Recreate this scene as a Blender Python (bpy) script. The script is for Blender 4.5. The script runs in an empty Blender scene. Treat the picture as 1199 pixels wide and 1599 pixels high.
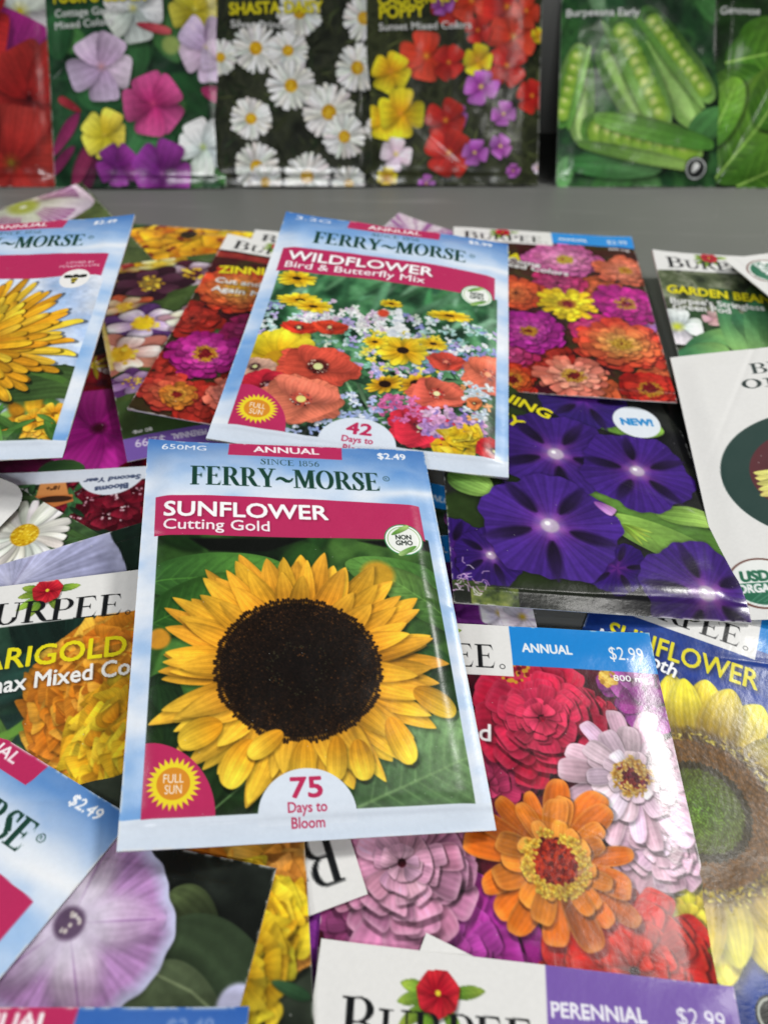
import bpy, math
import numpy as np
from math import sin, cos, pi, radians

S = 0.01            # poses are written in centimetres
sc = bpy.context.scene

# ------------------------------------------------------------------ camera
cd = bpy.data.cameras.new('camera')
cam = bpy.data.objects.new('camera', cd)
sc.collection.objects.link(cam)
sc.camera = cam
cam.location = (0, 0, 18.354 * S)
cam.rotation_euler = (radians(90 - 48.845), 0, 0)
cd.sensor_fit = 'HORIZONTAL'
cd.sensor_width = 24.0
cd.lens = 24.0 * 1230 / 1199
cd.clip_start = 0.005
cd.clip_end = 50
cd.dof.use_dof = True
cd.dof.focus_distance = 0.203
cd.dof.aperture_fstop = 10.0

# ------------------------------------------------------------------ world and lamps (an indoor shop)
w = bpy.data.worlds.new('World')
sc.world = w
w.use_nodes = True
wn = w.node_tree.nodes
wn['Background'].inputs[0].default_value = (0.90, 0.95, 1.0, 1)
wn['Background'].inputs[1].default_value = 0.08


def area(name, loc, target, sx, sy, power, col=(1, 1, 1)):
    l = bpy.data.lights.new(name, 'AREA')
    l.shape = 'RECTANGLE'
    l.size, l.size_y = sx, sy
    l.energy = power
    l.color = col
    o = bpy.data.objects.new(name, l)
    sc.collection.objects.link(o)
    o.location = loc
    d = np.array(target, float) - np.array(loc, float)
    import mathutils
    o.rotation_euler = mathutils.Vector(d).to_track_quat('-Z', 'Y').to_euler()
    return o


area('ceiling_lamp_right', (1.65, 1.25, 2.1), (0.05, 0.15, 0), 0.5, 0.5, 54, (1.0, 0.985, 0.95))
area('ceiling_lamp_left', (-1.9, 0.6, 1.9), (0, 0.15, 0), 0.6, 0.6, 18, (0.98, 0.99, 1.0))
area('ceiling_tube_lamp', (0.92, 0.49, 2.0), (0.1, 0.1, 0), 0.22, 0.30, 5.0, (1.0, 0.98, 0.94))
area('far_ceiling_lamp', (0.55, -0.62, 2.0), (0.1, 0.3, 0), 0.20, 0.12, 2.2, (1.0, 0.98, 0.95))
area('back_row_fill_lamp', (-0.3, -1.9, 2.0), (0, 0.35, 0), 0.7, 0.5, 30, (0.98, 0.99, 1.0))  # added fill from the front, brightens the standing row and the wall

sc.view_settings.view_transform = 'Standard'
sc.view_settings.look = 'None'
sc.view_settings.gamma = 1.0
sc.view_settings.use_curve_mapping = False
sc.view_settings.exposure = 0.06

H = 1.402           # packet height in packet widths

# ------------------------------------------------------------------ print press: a small painter


def hexc(c):
    if isinstance(c, str):
        return np.array([int(c[i:i + 2], 16) / 255 for i in (0, 2, 4)], np.float32)
    return np.array(c, np.float32)


def noise2(h, w, cell, rng, octs=3):
    """smooth value noise, 0..1"""
    out = np.zeros((h, w), np.float32)
    amp, tot = 1.0, 0.0
    for o in range(octs):
        c = max(2.0, cell / 2 ** o)
        gh, gw = int(h / c) + 3, int(w / c) + 3
        g = rng.random((gh, gw)).astype(np.float32)
        y = np.arange(h) / c
        x = np.arange(w) / c
        yi, xi = y.astype(int), x.astype(int)
        fy, fx = (y - yi), (x - xi)
        fy = (fy * fy * (3 - 2 * fy))[:, None].astype(np.float32)
        fx = (fx * fx * (3 - 2 * fx))[None].astype(np.float32)
        a = g[yi][:, xi]; b = g[yi][:, xi + 1]
        c_ = g[yi + 1][:, xi]; d = g[yi + 1][:, xi + 1]
        out += amp * ((a * (1 - fx) + b * fx) * (1 - fy) + (c_ * (1 - fx) + d * fx) * fy)
        tot += amp
        amp *= 0.55
    return out / tot


def blur1(a, r):
    if r < 0.6:
        return a
    n = int(r * 2.5) + 1
    k = np.exp(-0.5 * (np.arange(-n, n + 1) / r) ** 2).astype(np.float32)
    k /= k.sum()
    for ax in (0, 1):
        p = [(0, 0)] * a.ndim
        p[ax] = (n, n)
        b = np.pad(a, p, mode='edge')
        o = np.zeros_like(a)
        L = a.shape[ax]
        for i, kk in enumerate(k):
            o += kk * (b[i:i + L] if ax == 0 else b[:, i:i + L])
        a = o
    return a


_tc = {}


def text_tris(s, bold):
    key = (s, bold)
    if key not in _tc:
        cu = bpy.data.curves.new('t', 'FONT')
        cu.body = s
        cu.size = 1.0
        cu.offset = bold
        cu.resolution_u = 3
        ob = bpy.data.objects.new('t', cu)
        sc.collection.objects.link(ob)
        dg = bpy.context.evaluated_depsgraph_get()
        me = ob.evaluated_get(dg).to_mesh()
        me.calc_loop_triangles()
        v = np.zeros(len(me.vertices) * 3, np.float32); me.vertices.foreach_get('co', v)
        t = np.zeros(len(me.loop_triangles) * 3, np.int32); me.loop_triangles.foreach_get('vertices', t)
        v = v.reshape(-1, 3)[:, :2]
        _tc[key] = (v, t.reshape(-1, 3))
        ob.evaluated_get(dg).to_mesh_clear()
        bpy.data.objects.remove(ob)
        bpy.data.curves.remove(cu)
    return _tc[key]


CAPH = 0.7          # measured below
_v, _t = text_tris('H', 0.0)
CAPH = float(_v[:, 1].max() - _v[:, 1].min())

# serif capitals drawn as shapes: R rect, P polygon, A ring (cx, cy, rx, ry, inner rx, inner ry, clip box)
def _E(x, top=True):
    pass
SER = {
 'B': (.72, [('R', .10, 0, .25, 1), ('R', .02, 0, .40, .045), ('R', .02, .955, .40, 1), ('A', .36, .755, .27, .245, .13, .20, (.36, 0, 1, 1)),
             ('A', .38, .27, .31, .27, .16, .225, (.38, 0, 1, 1)), ('R', .25, .50, .42, .545)]),
 'U': (.84, [('R', .12, .3, .26, 1), ('R', .02, .955, .37, 1), ('R', .66, .3, .71, 1), ('R', .55, .955, .82, 1), ('A', .415, .31, .295, .33, .155, .27, (0, -.1, 1, .31))]),
 'R': (.80, [('R', .10, 0, .25, 1), ('R', .02, 0, .36, .045), ('R', .02, .955, .40, 1), ('A', .36, .735, .27, .265, .13, .22, (.36, 0, 1, 1)),
             ('R', .25, .47, .42, .515), ('P', (.34, .49), (.50, .49), (.74, .045), (.86, .045), (.86, 0), (.64, 0), (.54, .10))]),
 'P': (.68, [('R', .10, 0, .25, 1), ('R', .02, 0, .36, .045), ('R', .02, .955, .40, 1), ('A', .36, .72, .29, .28, .15, .235, (.36, 0, 1, 1)), ('R', .25, .44, .40, .485)]),
 'E': (.72, [('R', .10, 0, .25, 1), ('R', .02, 0, .60, .05), ('R', .02, .95, .58, 1), ('R', .25, .49, .46, .535), ('P', (.66, .28), (.60, 0), (.50, 0), (.50, .03), (.60, .12)),
             ('P', (.62, .74), (.58, 1), (.48, 1), (.48, .97), (.57, .88)), ('P', (.48, .38), (.48, .65), (.44, .55), (.44, .47))]),
 'F': (.68, [('R', .10, 0, .26, 1), ('R', .02, 0, .36, .05), ('R', .02, .95, .58, 1), ('R', .25, .49, .46, .535), ('P', (.63, .72), (.58, 1), (.48, 1), (.48, .97), (.57, .86)),
             ('P', (.48, .36), (.48, .66), (.44, .55), (.44, .47))]),
 'Y': (.78, [('R', .33, 0, .48, .48), ('R', .24, 0, .57, .045), ('P', (.05, .97), (.22, .97), (.48, .46), (.33, .42)), ('R', .0, .955, .32, 1),
             ('P', (.62, .97), (.67, .97), (.47, .44), (.42, .46)), ('R', .52, .955, .78, 1)]),
 'M': (1.02, [('R', .12, 0, .17, 1), ('R', .02, 0, .28, .045), ('R', .02, .955, .22, 1), ('P', (.12, 1), (.28, 1), (.54, .26), (.48, .02)), ('P', (.48, .02), (.53, .02), (.82, 1), (.74, 1)),
              ('R', .74, 0, .90, 1), ('R', .64, 0, 1.0, .045), ('R', .80, .955, 1.0, 1)]),
 'O': (.86, [('A', .42, .5, .38, .52, .23, .47, (0, -.1, 1, 1.1))]),
 'S': (.60, [('A', .30, .745, .23, .27, .13, .215, (0, .70, .40, 1.1)), ('A', .30, .76, .22, .255, .12, .215, (0, .46, .30, .80)), ('P', (.10, .64), (.22, .74), (.54, .40), (.40, .26)),
             ('A', .28, .25, .25, .27, .13, .225, (.20, -.1, 1, .32)), ('P', (.04, .34), (.07, .34), (.14, .08), (.28, .03), (.28, -.02), (.04, .02)),
             ('P', (.48, .68), (.51, .68), (.51, 1), (.47, .98), (.36, .99), (.36, .95), (.44, .88))]),
 'I': (.40, [('R', .13, 0, .25, 1), ('R', .03, 0, .35, .05), ('R', .03, .95, .35, 1)]),
 'N': (.86, [('R', .13, 0, .18, 1), ('R', .03, 0, .28, .05), ('R', .03, .95, .2, 1), ('P', (.12, 1), (.26, 1), (.72, .1), (.72, 0)), ('R', .68, 0, .73, 1), ('R', .58, .95, .83, 1)]),
 'C': (.76, [('A', .42, .5, .38, .52, .26, .46, (0, -.1, .48, 1.1)), ('A', .42, .5, .34, .52, .26, .46, (.4, .8, .7, 1.1)), ('A', .42, .5, .34, .52, .26, .46, (.4, -.1, .72, .2)), ('R', .64, .72, .68, .98)]),
 '1': (.40, [('R', .15, 0, .25, 1), ('R', .06, 0, .34, .05), ('P', (.06, .86), (.15, .9), (.15, 1), (.2, 1))]),
 '8': (.56, [('A', .27, .75, .2, .25, .12, .2, (0, 0, 1, 1.1)), ('A', .27, .27, .24, .28, .14, .22, (0, -.1, 1, .6))]),
 '5': (.56, [('R', .1, .93, .46, 1), ('R', .1, .5, .15, 1), ('A', .24, .3, .25, .31, .14, .25, (.1, -.1, 1, .7))]),
 '6': (.58, [('A', .28, .3, .23, .31, .13, .25, (0, -.1, 1, .7)), ('P', (.05, .3), (.16, .3), (.24, .7), (.46, 1), (.4, 1), (.14, .74))]),
 'ö': (.60, [('A', .29, .32, .27, .34, .15, .29, (0, -.1, 1, 1))]),
 'ŕ': (.48, [('R', .12, 0, .25, .62), ('R', .03, 0, .36, .045), ('R', .03, .59, .2, .635), ('A', .36, .5, .12, .14, .05, .08, (.24, .5, .5, .8))]),
 'ģ': (.58, [('A', .27, .4, .2, .25, .1, .2, (0, 0, 1, 1)), ('A', .27, -.05, .24, .16, .16, .1, (0, -.4, 1, .3))]),
 '~': (.80, [('P', (.02, .40), (.10, .52), (.22, .58), (.34, .55), (.50, .44), (.62, .40), (.70, .44), (.77, .54), (.79, .50), (.72, .36), (.60, .27), (.46, .28), (.30, .40), (.20, .44), (.10, .40), (.04, .36))]),
 ' ': (.35, []),
}


class Canvas:
    def __init__(s, wpx, seed=1, bg='ffffff'):
        s.W = wpx
        s.Hh = int(round(wpx * H))
        s.im = np.zeros((s.Hh, s.W, 3), np.float32)
        s.im[:] = hexc(bg)
        s.rng = np.random.default_rng(seed)
        s.ids = []                 # (part name, mask function)

    # coordinates: x 0..1, y 0..H down
    def box(s, x0, y0, x1, y1):
        a = max(0, int(x0 * s.W) - 2); b = min(s.W, int(x1 * s.W) + 3)
        c = max(0, int(y0 * s.W) - 2); d = min(s.Hh, int(y1 * s.W) + 3)
        if a >= b or c >= d:
            return None
        X = (np.arange(a, b, dtype=np.float32) + .5) / s.W
        Y = (np.arange(c, d, dtype=np.float32) + .5) / s.W
        return (slice(c, d), slice(a, b)), X[None, :], Y[:, None]

    def put(s, sl, m, col):
        v = s.im[sl]
        m = m[..., None]
        v *= (1 - m)
        v += m * col

    def polymask(s, pts, X, Y, soft=None):
        P = np.asarray(pts, np.float32)
        ins = np.zeros(np.broadcast(X, Y).shape, bool)
        dist = np.full(ins.shape, 9.0, np.float32)
        n = len(P)
        for i in range(n):
            x0, y0 = P[i]; x1, y1 = P[(i + 1) % n]
            if y0 != y1:
                c = ((Y >= min(y0, y1)) & (Y < max(y0, y1)))
                xi = x0 + (Y - y0) * (x1 - x0) / (y1 - y0)
                ins ^= c & (X < xi)
            ex, ey = x1 - x0, y1 - y0
            L2 = ex * ex + ey * ey + 1e-12
            t = np.clip(((X - x0) * ex + (Y - y0) * ey) / L2, 0, 1)
            np.minimum(dist, np.hypot(X - x0 - t * ex, Y - y0 - t * ey), out=dist)
        sd = np.where(ins, dist, -dist)
        return np.clip(sd / (soft or 1.0 / s.W) + .5, 0, 1)

    def poly(s, pts, col, soft=None, alpha=1, col2=None):
        P = np.asarray(pts)
        e = soft or 0
        bx = s.box(P[:, 0].min() - e, P[:, 1].min() - e, P[:, 0].max() + e, P[:, 1].max() + e)
        if bx is None:
            return
        sl, X, Y = bx
        m = s.polymask(P, X, Y, soft) * alpha
        c = hexc(col)
        if col2 is not None:
            t = ((Y - P[:, 1].min()) / max(1e-6, P[:, 1].max() - P[:, 1].min()))[..., None]
            t = np.clip(t, 0, 1)
            c = c * (1 - t) + hexc(col2) * t
        s.put(sl, m, c)

    def rect(s, x0, y0, x1, y1, col, col2=None):
        s.poly([(x0, y0), (x1, y0), (x1, y1), (x0, y1)], col, col2=col2)

    def disc(s, c, r, col, ry=None, ang=0, soft=None, alpha=1, col2=None, ring=None):
        ry = ry or r
        R = max(r, ry) * 1.02 + (soft or 0)
        bx = s.box(c[0] - R, c[1] - R, c[0] + R, c[1] + R)
        if bx is None:
            return
        sl, X, Y = bx
        ca, sa = cos(ang), sin(ang)
        u = ((X - c[0]) * ca + (Y - c[1]) * sa) / r
        v = (-(X - c[0]) * sa + (Y - c[1]) * ca) / ry
        q = np.hypot(u, v)
        m = np.clip((1 - q) * min(r, ry) / (soft or 1.0 / s.W) + .5, 0, 1) * alpha
        if ring:
            m = m * np.clip((q - ring) * min(r, ry) * s.W + .5, 0, 1)
        cc = hexc(col)
        if col2 is not None:
            t = np.clip(q, 0, 1)[..., None]
            cc = cc * (1 - t) + hexc(col2) * t
        s.put(sl, m, cc)

    def line(s, pts, wd, col, soft=None, alpha=1, w2=None):
        """a stroke through points, tapering to w2"""
        P = [np.array(p, float) for p in pts]
        n = len(P)
        L, Rr = [], []
        for i, p in enumerate(P):
            d = P[min(n - 1, i + 1)] - P[max(0, i - 1)]
            d /= (np.hypot(*d) + 1e-9)
            ww = wd + ((w2 if w2 is not None else wd) - wd) * i / max(1, n - 1)
            q = np.array([-d[1], d[0]]) * ww / 2
            L.append(p + q); Rr.append(p - q)
        s.poly(L + Rr[::-1], col, soft, alpha)

    def petal(s, c, ang, r0, L, wd, c0, c1, a=.55, b=.3, M=None, vein=.10, edge=None, shade=.35, fold=.15, nv=3, soft=None):
        """one petal from radius r0, length L, full width wd, colour c0 at its base to c1 at its tip"""
        rng = s.rng
        M = np.eye(2) if M is None else M
        Mi = np.linalg.inv(M)
        d = np.array([cos(ang), sin(ang)]); q = np.array([-d[1], d[0]])
        grow = 1.35
        cs = np.array([M @ (d * (r0 + t * L) + q * k * wd * .5 * grow) for t in (-.1, .5, 1.1) for k in (-1, 1)])
        pad = 0.02 * 0 + wd * .12
        bx = s.box(c[0] + cs[:, 0].min() - pad, c[1] + cs[:, 1].min() - pad, c[0] + cs[:, 0].max() + pad, c[1] + cs[:, 1].max() + pad)
        if bx is None:
            return
        sl, X, Y = bx
        x = X - c[0]; y = Y - c[1]
        lx = Mi[0, 0] * x + Mi[0, 1] * y; ly = Mi[1, 0] * x + Mi[1, 1] * y
        u = (lx * d[0] + ly * d[1] - r0) / L
        t = (lx * q[0] + ly * q[1]) / (wd * .5)
        cv = (rng.random() - .5) * 1.3 * fold / .5
        sk = (rng.random() - .5) * .5
        t0 = t
        t = t - cv * (u * u) * .55
        nrm = (a / (a + b)) ** a * (b / (a + b)) ** b
        uu = np.clip(u, 0, 1)
        us = np.clip(uu + sk * .12 * np.clip(t, -1, 1), 0, 1)
        wv = us ** a * (1 - us) ** b / nrm
        px = (soft or 1.0 / s.W)
        if shade > 0:
            o_ = wd * .10
            x2, y2 = x - o_ * .5, y - o_
            u2 = ((Mi[0, 0] * x2 + Mi[0, 1] * y2) * d[0] + (Mi[1, 0] * x2 + Mi[1, 1] * y2) * d[1] - r0) / L
            t2 = ((Mi[0, 0] * x2 + Mi[0, 1] * y2) * q[0] + (Mi[1, 0] * x2 + Mi[1, 1] * y2) * q[1]) / (wd * .5) - cv * u2 * u2 * .55
            v2 = np.clip((u2 - .01) / 1.03, 0, 1)
            w2 = v2 ** a * (1 - v2) ** b / nrm * 1.08
            sm = np.clip((w2 - np.abs(t2)) * (wd * .5) / (wd * .20) + .25, 0, 1) * ((u2 > -.03) & (u2 < 1.05)) * shade
            s.im[sl] *= (1 - sm)[..., None]
        m = np.clip((wv - np.abs(t)) * (wd * .5) / px + .5, 0, 1) * (u > 0) * (u < 1)
        tn = t / (wv + .05)
        k = uu[..., None]
        k = k * k * (3 - 2 * k)
        col = hexc(c0) * (1 - k) + hexc(c1) * k
        ph, ph2 = rng.random(2) * 6
        lit = 1 if rng.random() < .5 else -1
        v = 1 - .13 * tn ** 2 + vein * .7 * np.sin(tn * nv * 3.1 + ph) * (.35 + .65 * (1 - uu)) + vein * .45 * np.sin(tn * nv * 8.3 + ph2 + 2 * uu) + .09 * tn * lit + .05 * np.sin(uu * 5 + ph)
        v = v * (1 + (rng.random() - .5) * .22)
        hs = 1 + (rng.random(3) - .5) * .05
        col = col * hs * np.clip(v, .3, 1.35)[..., None]
        if edge is not None:
            e = np.clip((np.maximum(np.abs(tn), (uu - .55) / .45) - .76) / .24, 0, 1)[..., None] * .55
            col = col * (1 - e) + hexc(edge) * e
        s.put(sl, m, np.clip(col, 0, 1))

    def dots(s, c, r0, r1, n, size, cols, M=None, sq=0.5):
        M = np.eye(2) if M is None else M
        for i in range(n):
            r = r0 + (r1 - r0) * s.rng.random() ** sq
            a = s.rng.random() * 2 * pi
            p = M @ np.array([r * cos(a), r * sin(a)])
            s.disc((c[0] + p[0], c[1] + p[1]), size * (.6 + .8 * s.rng.random()), cols[s.rng.integers(len(cols))])

    def clouds(s, x0, y0, x1, y1, cols, cell=.1, seed=0, stretch=1, gain=1.6):
        bx = s.box(x0, y0, x1, y1)
        sl, X, Y = bx
        h, w_ = s.im[sl].shape[:2]
        r = np.random.default_rng(seed + 7)
        n = noise2(int(h * stretch) + 1, w_, cell * s.W, r, 4)
        if stretch != 1:
            n = n[(np.arange(h) * stretch).astype(int)]
        n = np.clip((n[:h] - .5) * gain + .5, 0, .999) * (len(cols) - 1)
        C = np.array([hexc(c) for c in cols])
        i = n.astype(int); f = (n - i)[..., None]
        m = ((X >= x0) & (X <= x1) & (Y >= y0) & (Y <= y1)).astype(np.float32)
        s.put(sl, m, C[i] * (1 - f) + C[i + 1] * f)

    def leaves(s, x0, y0, x1, y1, n, L, cols, blur=0, dirn=None, wd=.45, b=.8, vein=.12):
        for i in range(n):
            p = (x0 + (x1 - x0) * s.rng.random(), y0 + (y1 - y0) * s.rng.random())
            a = s.rng.random() * 2 * pi if dirn is None else dirn + (s.rng.random() - .5) * 1.2
            c = hexc(cols[s.rng.integers(len(cols))]) * (.75 + .5 * s.rng.random())
            l = L * (.6 + .8 * s.rng.random())
            s.petal(p, a, 0, l, l * wd, c * .8, c, a=.7, b=b, vein=vein, shade=.4)
        if blur:
            s.soften(x0, y0, x1, y1, blur)

    def soften(s, x0, y0, x1, y1, r):
        sl, X, Y = s.box(x0, y0, x1, y1)
        s.im[sl] = blur1(s.im[sl], r * s.W)

    def photo(s, blur=.0012, amt=.16):
        """the unevenness of a real print of a real picture"""
        n = noise2(s.Hh, s.W, s.W * .16, s.rng, 4)
        n2 = noise2(s.Hh, s.W, s.W * .018, s.rng, 3)
        s.im *= (1 + amt * (n - .5) * 2 + amt * .5 * (n2 - .5) * 2)[..., None]
        s.im = np.clip(blur1(s.im, blur * s.W), 0, 1)

    def grain(s, amt=.03):
        s.im *= (1 + amt * (s.rng.random(s.im.shape[:2]).astype(np.float32) - .5) * 2)[..., None]

    # ---- lettering
    def text(s, st, pL, pR, cap, col, bold=.0, shear=0.0, fam='sans', shadow=None, soft=None):
        """baseline from pL to pR, letters cap high, stretched to fill it"""
        pL = np.array(pL, float); pR = np.array(pR, float)
        d = pR - pL; Lg = np.hypot(*d); d /= Lg
        n = np.array([d[1], -d[0]])        # up on the page
        if fam == 'serif':
            adv = 0
            lay = []
            for ch in st:
                sm = ch.islower() and ch.upper() in SER and ch not in SER
                g = SER[ch.upper() if sm else ch]
                k = .80 if sm else 1.0
                lay.append((g[1], adv, k)); adv += g[0] * k
            sx = Lg / adv
            if shadow is not None:
                pass
            for prims, x0, k in lay:
                for pr in prims:
                    s._sprim(pr, pL, d, n, sx, cap, x0, k, shear, col)
            return
        v, t = text_tris(st, 0.0)
        if not len(t):
            return
        x0, x1 = v[:, 0].min(), v[:, 0].max()
        sx = Lg / (x1 - x0)
        sy = cap / CAPH
        loc = np.stack([(v[:, 0] - x0) * sx + v[:, 1] * sy * shear, v[:, 1] * sy], 1)
        P = pL + loc[:, :1] * d + loc[:, 1:] * n
        bx = s.box(P[:, 0].min() - .01, P[:, 1].min() - .01, P[:, 0].max() + .015, P[:, 1].max() + .015)
        if bx is None:
            return
        sl, X, Y = bx
        m = np.zeros(np.broadcast(X, Y).shape, np.float32)
        ss = 3
        mm = np.zeros((m.shape[0] * ss, m.shape[1] * ss), bool)
        ox, oy = sl[1].start, sl[0].start
        Q = (P * s.W - np.array([ox, oy])) * ss
        hh, ww = mm.shape
        for tri in t:
            a, b, c = Q[tri]
            xa = max(0, int(min(a[0], b[0], c[0]))); xb = min(ww, int(max(a[0], b[0], c[0])) + 2)
            ya = max(0, int(min(a[1], b[1], c[1]))); yb = min(hh, int(max(a[1], b[1], c[1])) + 2)
            if xa >= xb or ya >= yb:
                continue
            gx = np.arange(xa, xb)[None] + .5; gy = np.arange(ya, yb)[:, None] + .5
            e1 = (b[0] - a[0]) * (gy - a[1]) - (b[1] - a[1]) * (gx - a[0])
            e2 = (c[0] - b[0]) * (gy - b[1]) - (c[1] - b[1]) * (gx - b[0])
            e3 = (a[0] - c[0]) * (gy - c[1]) - (a[1] - c[1]) * (gx - c[0])
            mm[ya:yb, xa:xb] |= ((e1 >= 0) & (e2 >= 0) & (e3 >= 0)) | ((e1 <= 0) & (e2 <= 0) & (e3 <= 0))
        rb = bold * 1.5 * cap / CAPH * s.W * ss
        if rb >= .6:
            m0 = mm.copy()
            for q_ in range(12):
                dx_, dy_ = int(round(rb * cos(q_ * pi / 6))), int(round(rb * sin(q_ * pi / 6)))
                mm |= np.roll(np.roll(m0, dx_, 1), dy_, 0)
        m = mm.reshape(m.shape[0], ss, m.shape[1], ss).mean((1, 3)).astype(np.float32)
        if shadow is not None:
            r = cap * .12 * s.W
            sh = blur1(m, max(.7, r * .7))
            k = int(max(1, r * .8))
            sh = np.roll(np.roll(sh, k, 0), k, 1)
            s.im[sl] *= (1 - np.clip(sh * shadow, 0, 1))[..., None]
        s.put(sl, m, hexc(col))

    def _sprim(s, pr, pL, d, n, sx, cap, x0, k, shear, col):
        def W_(x, y):
            y_ = y * k * cap
            return pL + d * ((x0 + x * k) * sx + y_ * shear) + n * y_
        if pr[0] == 'R':
            _, a, b, c, e = pr
            s.poly([W_(a, b), W_(c, b), W_(c, e), W_(a, e)], col)
        elif pr[0] == 'P':
            s.poly([W_(*q) for q in pr[1:]], col)
        else:
            _, cx, cy, rx, ry, ix, iy, cl = pr
            P = np.array([W_(cx + sx_ * rx, cy + sy_ * ry) for sx_ in (-1, 1) for sy_ in (-1, 1)])
            bx = s.box(P[:, 0].min(), P[:, 1].min(), P[:, 0].max(), P[:, 1].max())
            if bx is None:
                return
            sl, X, Y = bx
            rx_ = X - pL[0]; ry_ = Y - pL[1]
            yy = (rx_ * n[0] + ry_ * n[1])
            xx = (rx_ * d[0] + ry_ * d[1]) - yy * shear
            yl = yy / (k * cap); xl = (xx / sx - x0) / k
            qo = np.hypot((xl - cx) / rx, (yl - cy) / ry); qi = np.hypot((xl - cx) / ix, (yl - cy) / iy)
            sc1 = min(rx * sx * k, ry * cap * k) * s.W
            m = np.clip((1 - qo) * sc1 + .5, 0, 1) * np.clip((qi - 1) * min(ix * sx * k, iy * cap * k) * s.W + .5, 0, 1)
            m = m * ((xl >= cl[0]) & (xl <= cl[2]) & (yl >= cl[1]) & (yl <= cl[3]))
            s.put(sl, m.astype(np.float32), hexc(col))

    def part(s, name, fn):
        s.ids.append((name, fn))


def sq(ratio, ang):
    """affine squash: ratio along the direction ang"""
    c, s_ = cos(ang), sin(ang)
    R = np.array([[c, -s_], [s_, c]])
    return R @ np.diag([ratio, 1]) @ R.T


def inrect(x0, y0, x1, y1):
    return lambda X, Y: (X > x0) & (X < x1) & (Y > y0) & (Y < y1)


def indisc(c, r, ry=None):
    return lambda X, Y: ((X - c[0]) / r) ** 2 + ((Y - c[1]) / (ry or r)) ** 2 < 1


# ------------------------------------------------------------------ flowers for the printed pictures
def zinnia(k, c, R, outer, inner, n=16, layers=5, M=None, ring='e8b83c', core='7a1420', rin=.22, rot=0, edge=None, blunt=.22, lay0=1.0, wk=1.35):
    o, i = hexc(outer), hexc(inner)
    for l in range(layers):
        f = l / max(1, layers - 1)
        r = R * (lay0 - (lay0 - rin - .20) * f)
        nn = max(7, int(n * (1 - .30 * f)))
        base = o * (1 - f) + i * f
        order = k.rng.permutation(nn)
        for j in order:
            a = rot + l * .61 + (j + (k.rng.random() - .5) * .8) * 2 * pi / nn
            rr = r * (.82 + .24 * k.rng.random())
            w_ = 2 * pi * rr / nn * wk * (.58 + .30 * k.rng.random())
            bb = np.clip(base * (.90 + .24 * k.rng.random()), 0, 1)
            k.petal(c, a, R * .05, rr - R * .05, w_, bb * .70, bb, a=.85, b=blunt * (.8 + .6 * k.rng.random()), M=M, vein=.10, edge=edge, shade=.40, nv=2, fold=.7)
    MM = np.eye(2) if M is None else M
    if rin > .12:
        k.disc(c, R * rin * .9, core, soft=R * .06)
    if rin > .12 or ring:
        k.dots(c, 0, R * rin, int(60 + 200 * R), R * .03, [core, '4a0c14', '8a2a1c', '6a1818'], M)
    if ring:
        for j in range(int(34 + 60 * R)):
            a = k.rng.random() * 2 * pi
            rr = R * (rin + (k.rng.random() - .5) * .12)
            p = MM @ np.array([rr * cos(a), rr * sin(a)])
            q = (c[0] + p[0], c[1] + p[1])
            for z in range(4):
                k.petal(q, k.rng.random() * 6.3, 0, R * .065, R * .032, 'a8701c', ring, a=.5, b=.3, shade=.35, vein=0)


def bigleaf(k, p, a, L, wd, c0, c1, bb=.55, nv=7, vein_c=None, shade=.4):
    k.petal(p, a, 0, L, wd, c0, c1, a=.5, b=bb, vein=.06, shade=shade, fold=.0, nv=2)
    vc = hexc(c1) * 1.22 if vein_c is None else hexc(vein_c)
    vc = np.clip(vc, 0, 1)
    ca, sa = cos(a), sin(a)
    def q(u, t):
        x, y = u * L, t * wd * .5
        return (p[0] + x * ca - y * sa, p[1] + x * sa + y * ca)
    nrm = (.5 / (.5 + bb)) ** .5 * (bb / (.5 + bb)) ** bb
    k.line([q(0, 0), q(.5, .03), q(.97, 0)], wd * .028, vc, soft=wd * .02, alpha=.7, w2=wd * .008)
    for i in range(nv):
        u0 = .08 + .80 * i / nv
        for s_ in (-1, 1):
            u1 = min(.97, u0 + .17)
            t1 = (u1 ** .5 * (1 - u1) ** bb / nrm) * .86 * s_
            k.line([q(u0, 0), q((u0 * .55 + u1 * .45), t1 * .5), q(u1, t1)], wd * .016, vc, soft=wd * .02, alpha=.45, w2=wd * .004)
            # the quilted shade between veins
            k.line([q(u0 + .035, .05 * s_), q((u0 * .55 + u1 * .45) + .035, t1 * .5), q(min(.98, u1 + .035), t1 * .9)], wd * .03, hexc(c0) * .6, soft=wd * .05, alpha=.30, w2=wd * .01)


def rayflower(k, c, R, n, c0, c1, wd, rin, M=None, layers=2, b=.75, a=.6, disc='3a2010', vein=.1, edge=None, rot=0, jit=.5, shade=.35, lenj=.25, doff=(0, 0)):
    for l in range(layers):
        for j in range(n):
            aa = rot + (j + .5 * l + (k.rng.random() - .5) * jit) * 2 * pi / n
            L = (R - rin * .8) * (1 - lenj * .5 + lenj * k.rng.random()) * (1 - .06 * l)
            k.petal(c, aa, rin * .8, L, wd * (.85 + .3 * k.rng.random()), c0, c1, a=a, b=b, M=M, vein=vein, shade=shade, edge=edge, fold=.5)
    if disc:
        MM = np.eye(2) if M is None else M
        k.disc((c[0] + doff[0], c[1] + doff[1]), rin, disc, ry=rin * np.linalg.norm(MM[:, 1]) / np.linalg.norm(MM[:, 0]) if M is not None else None)


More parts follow.
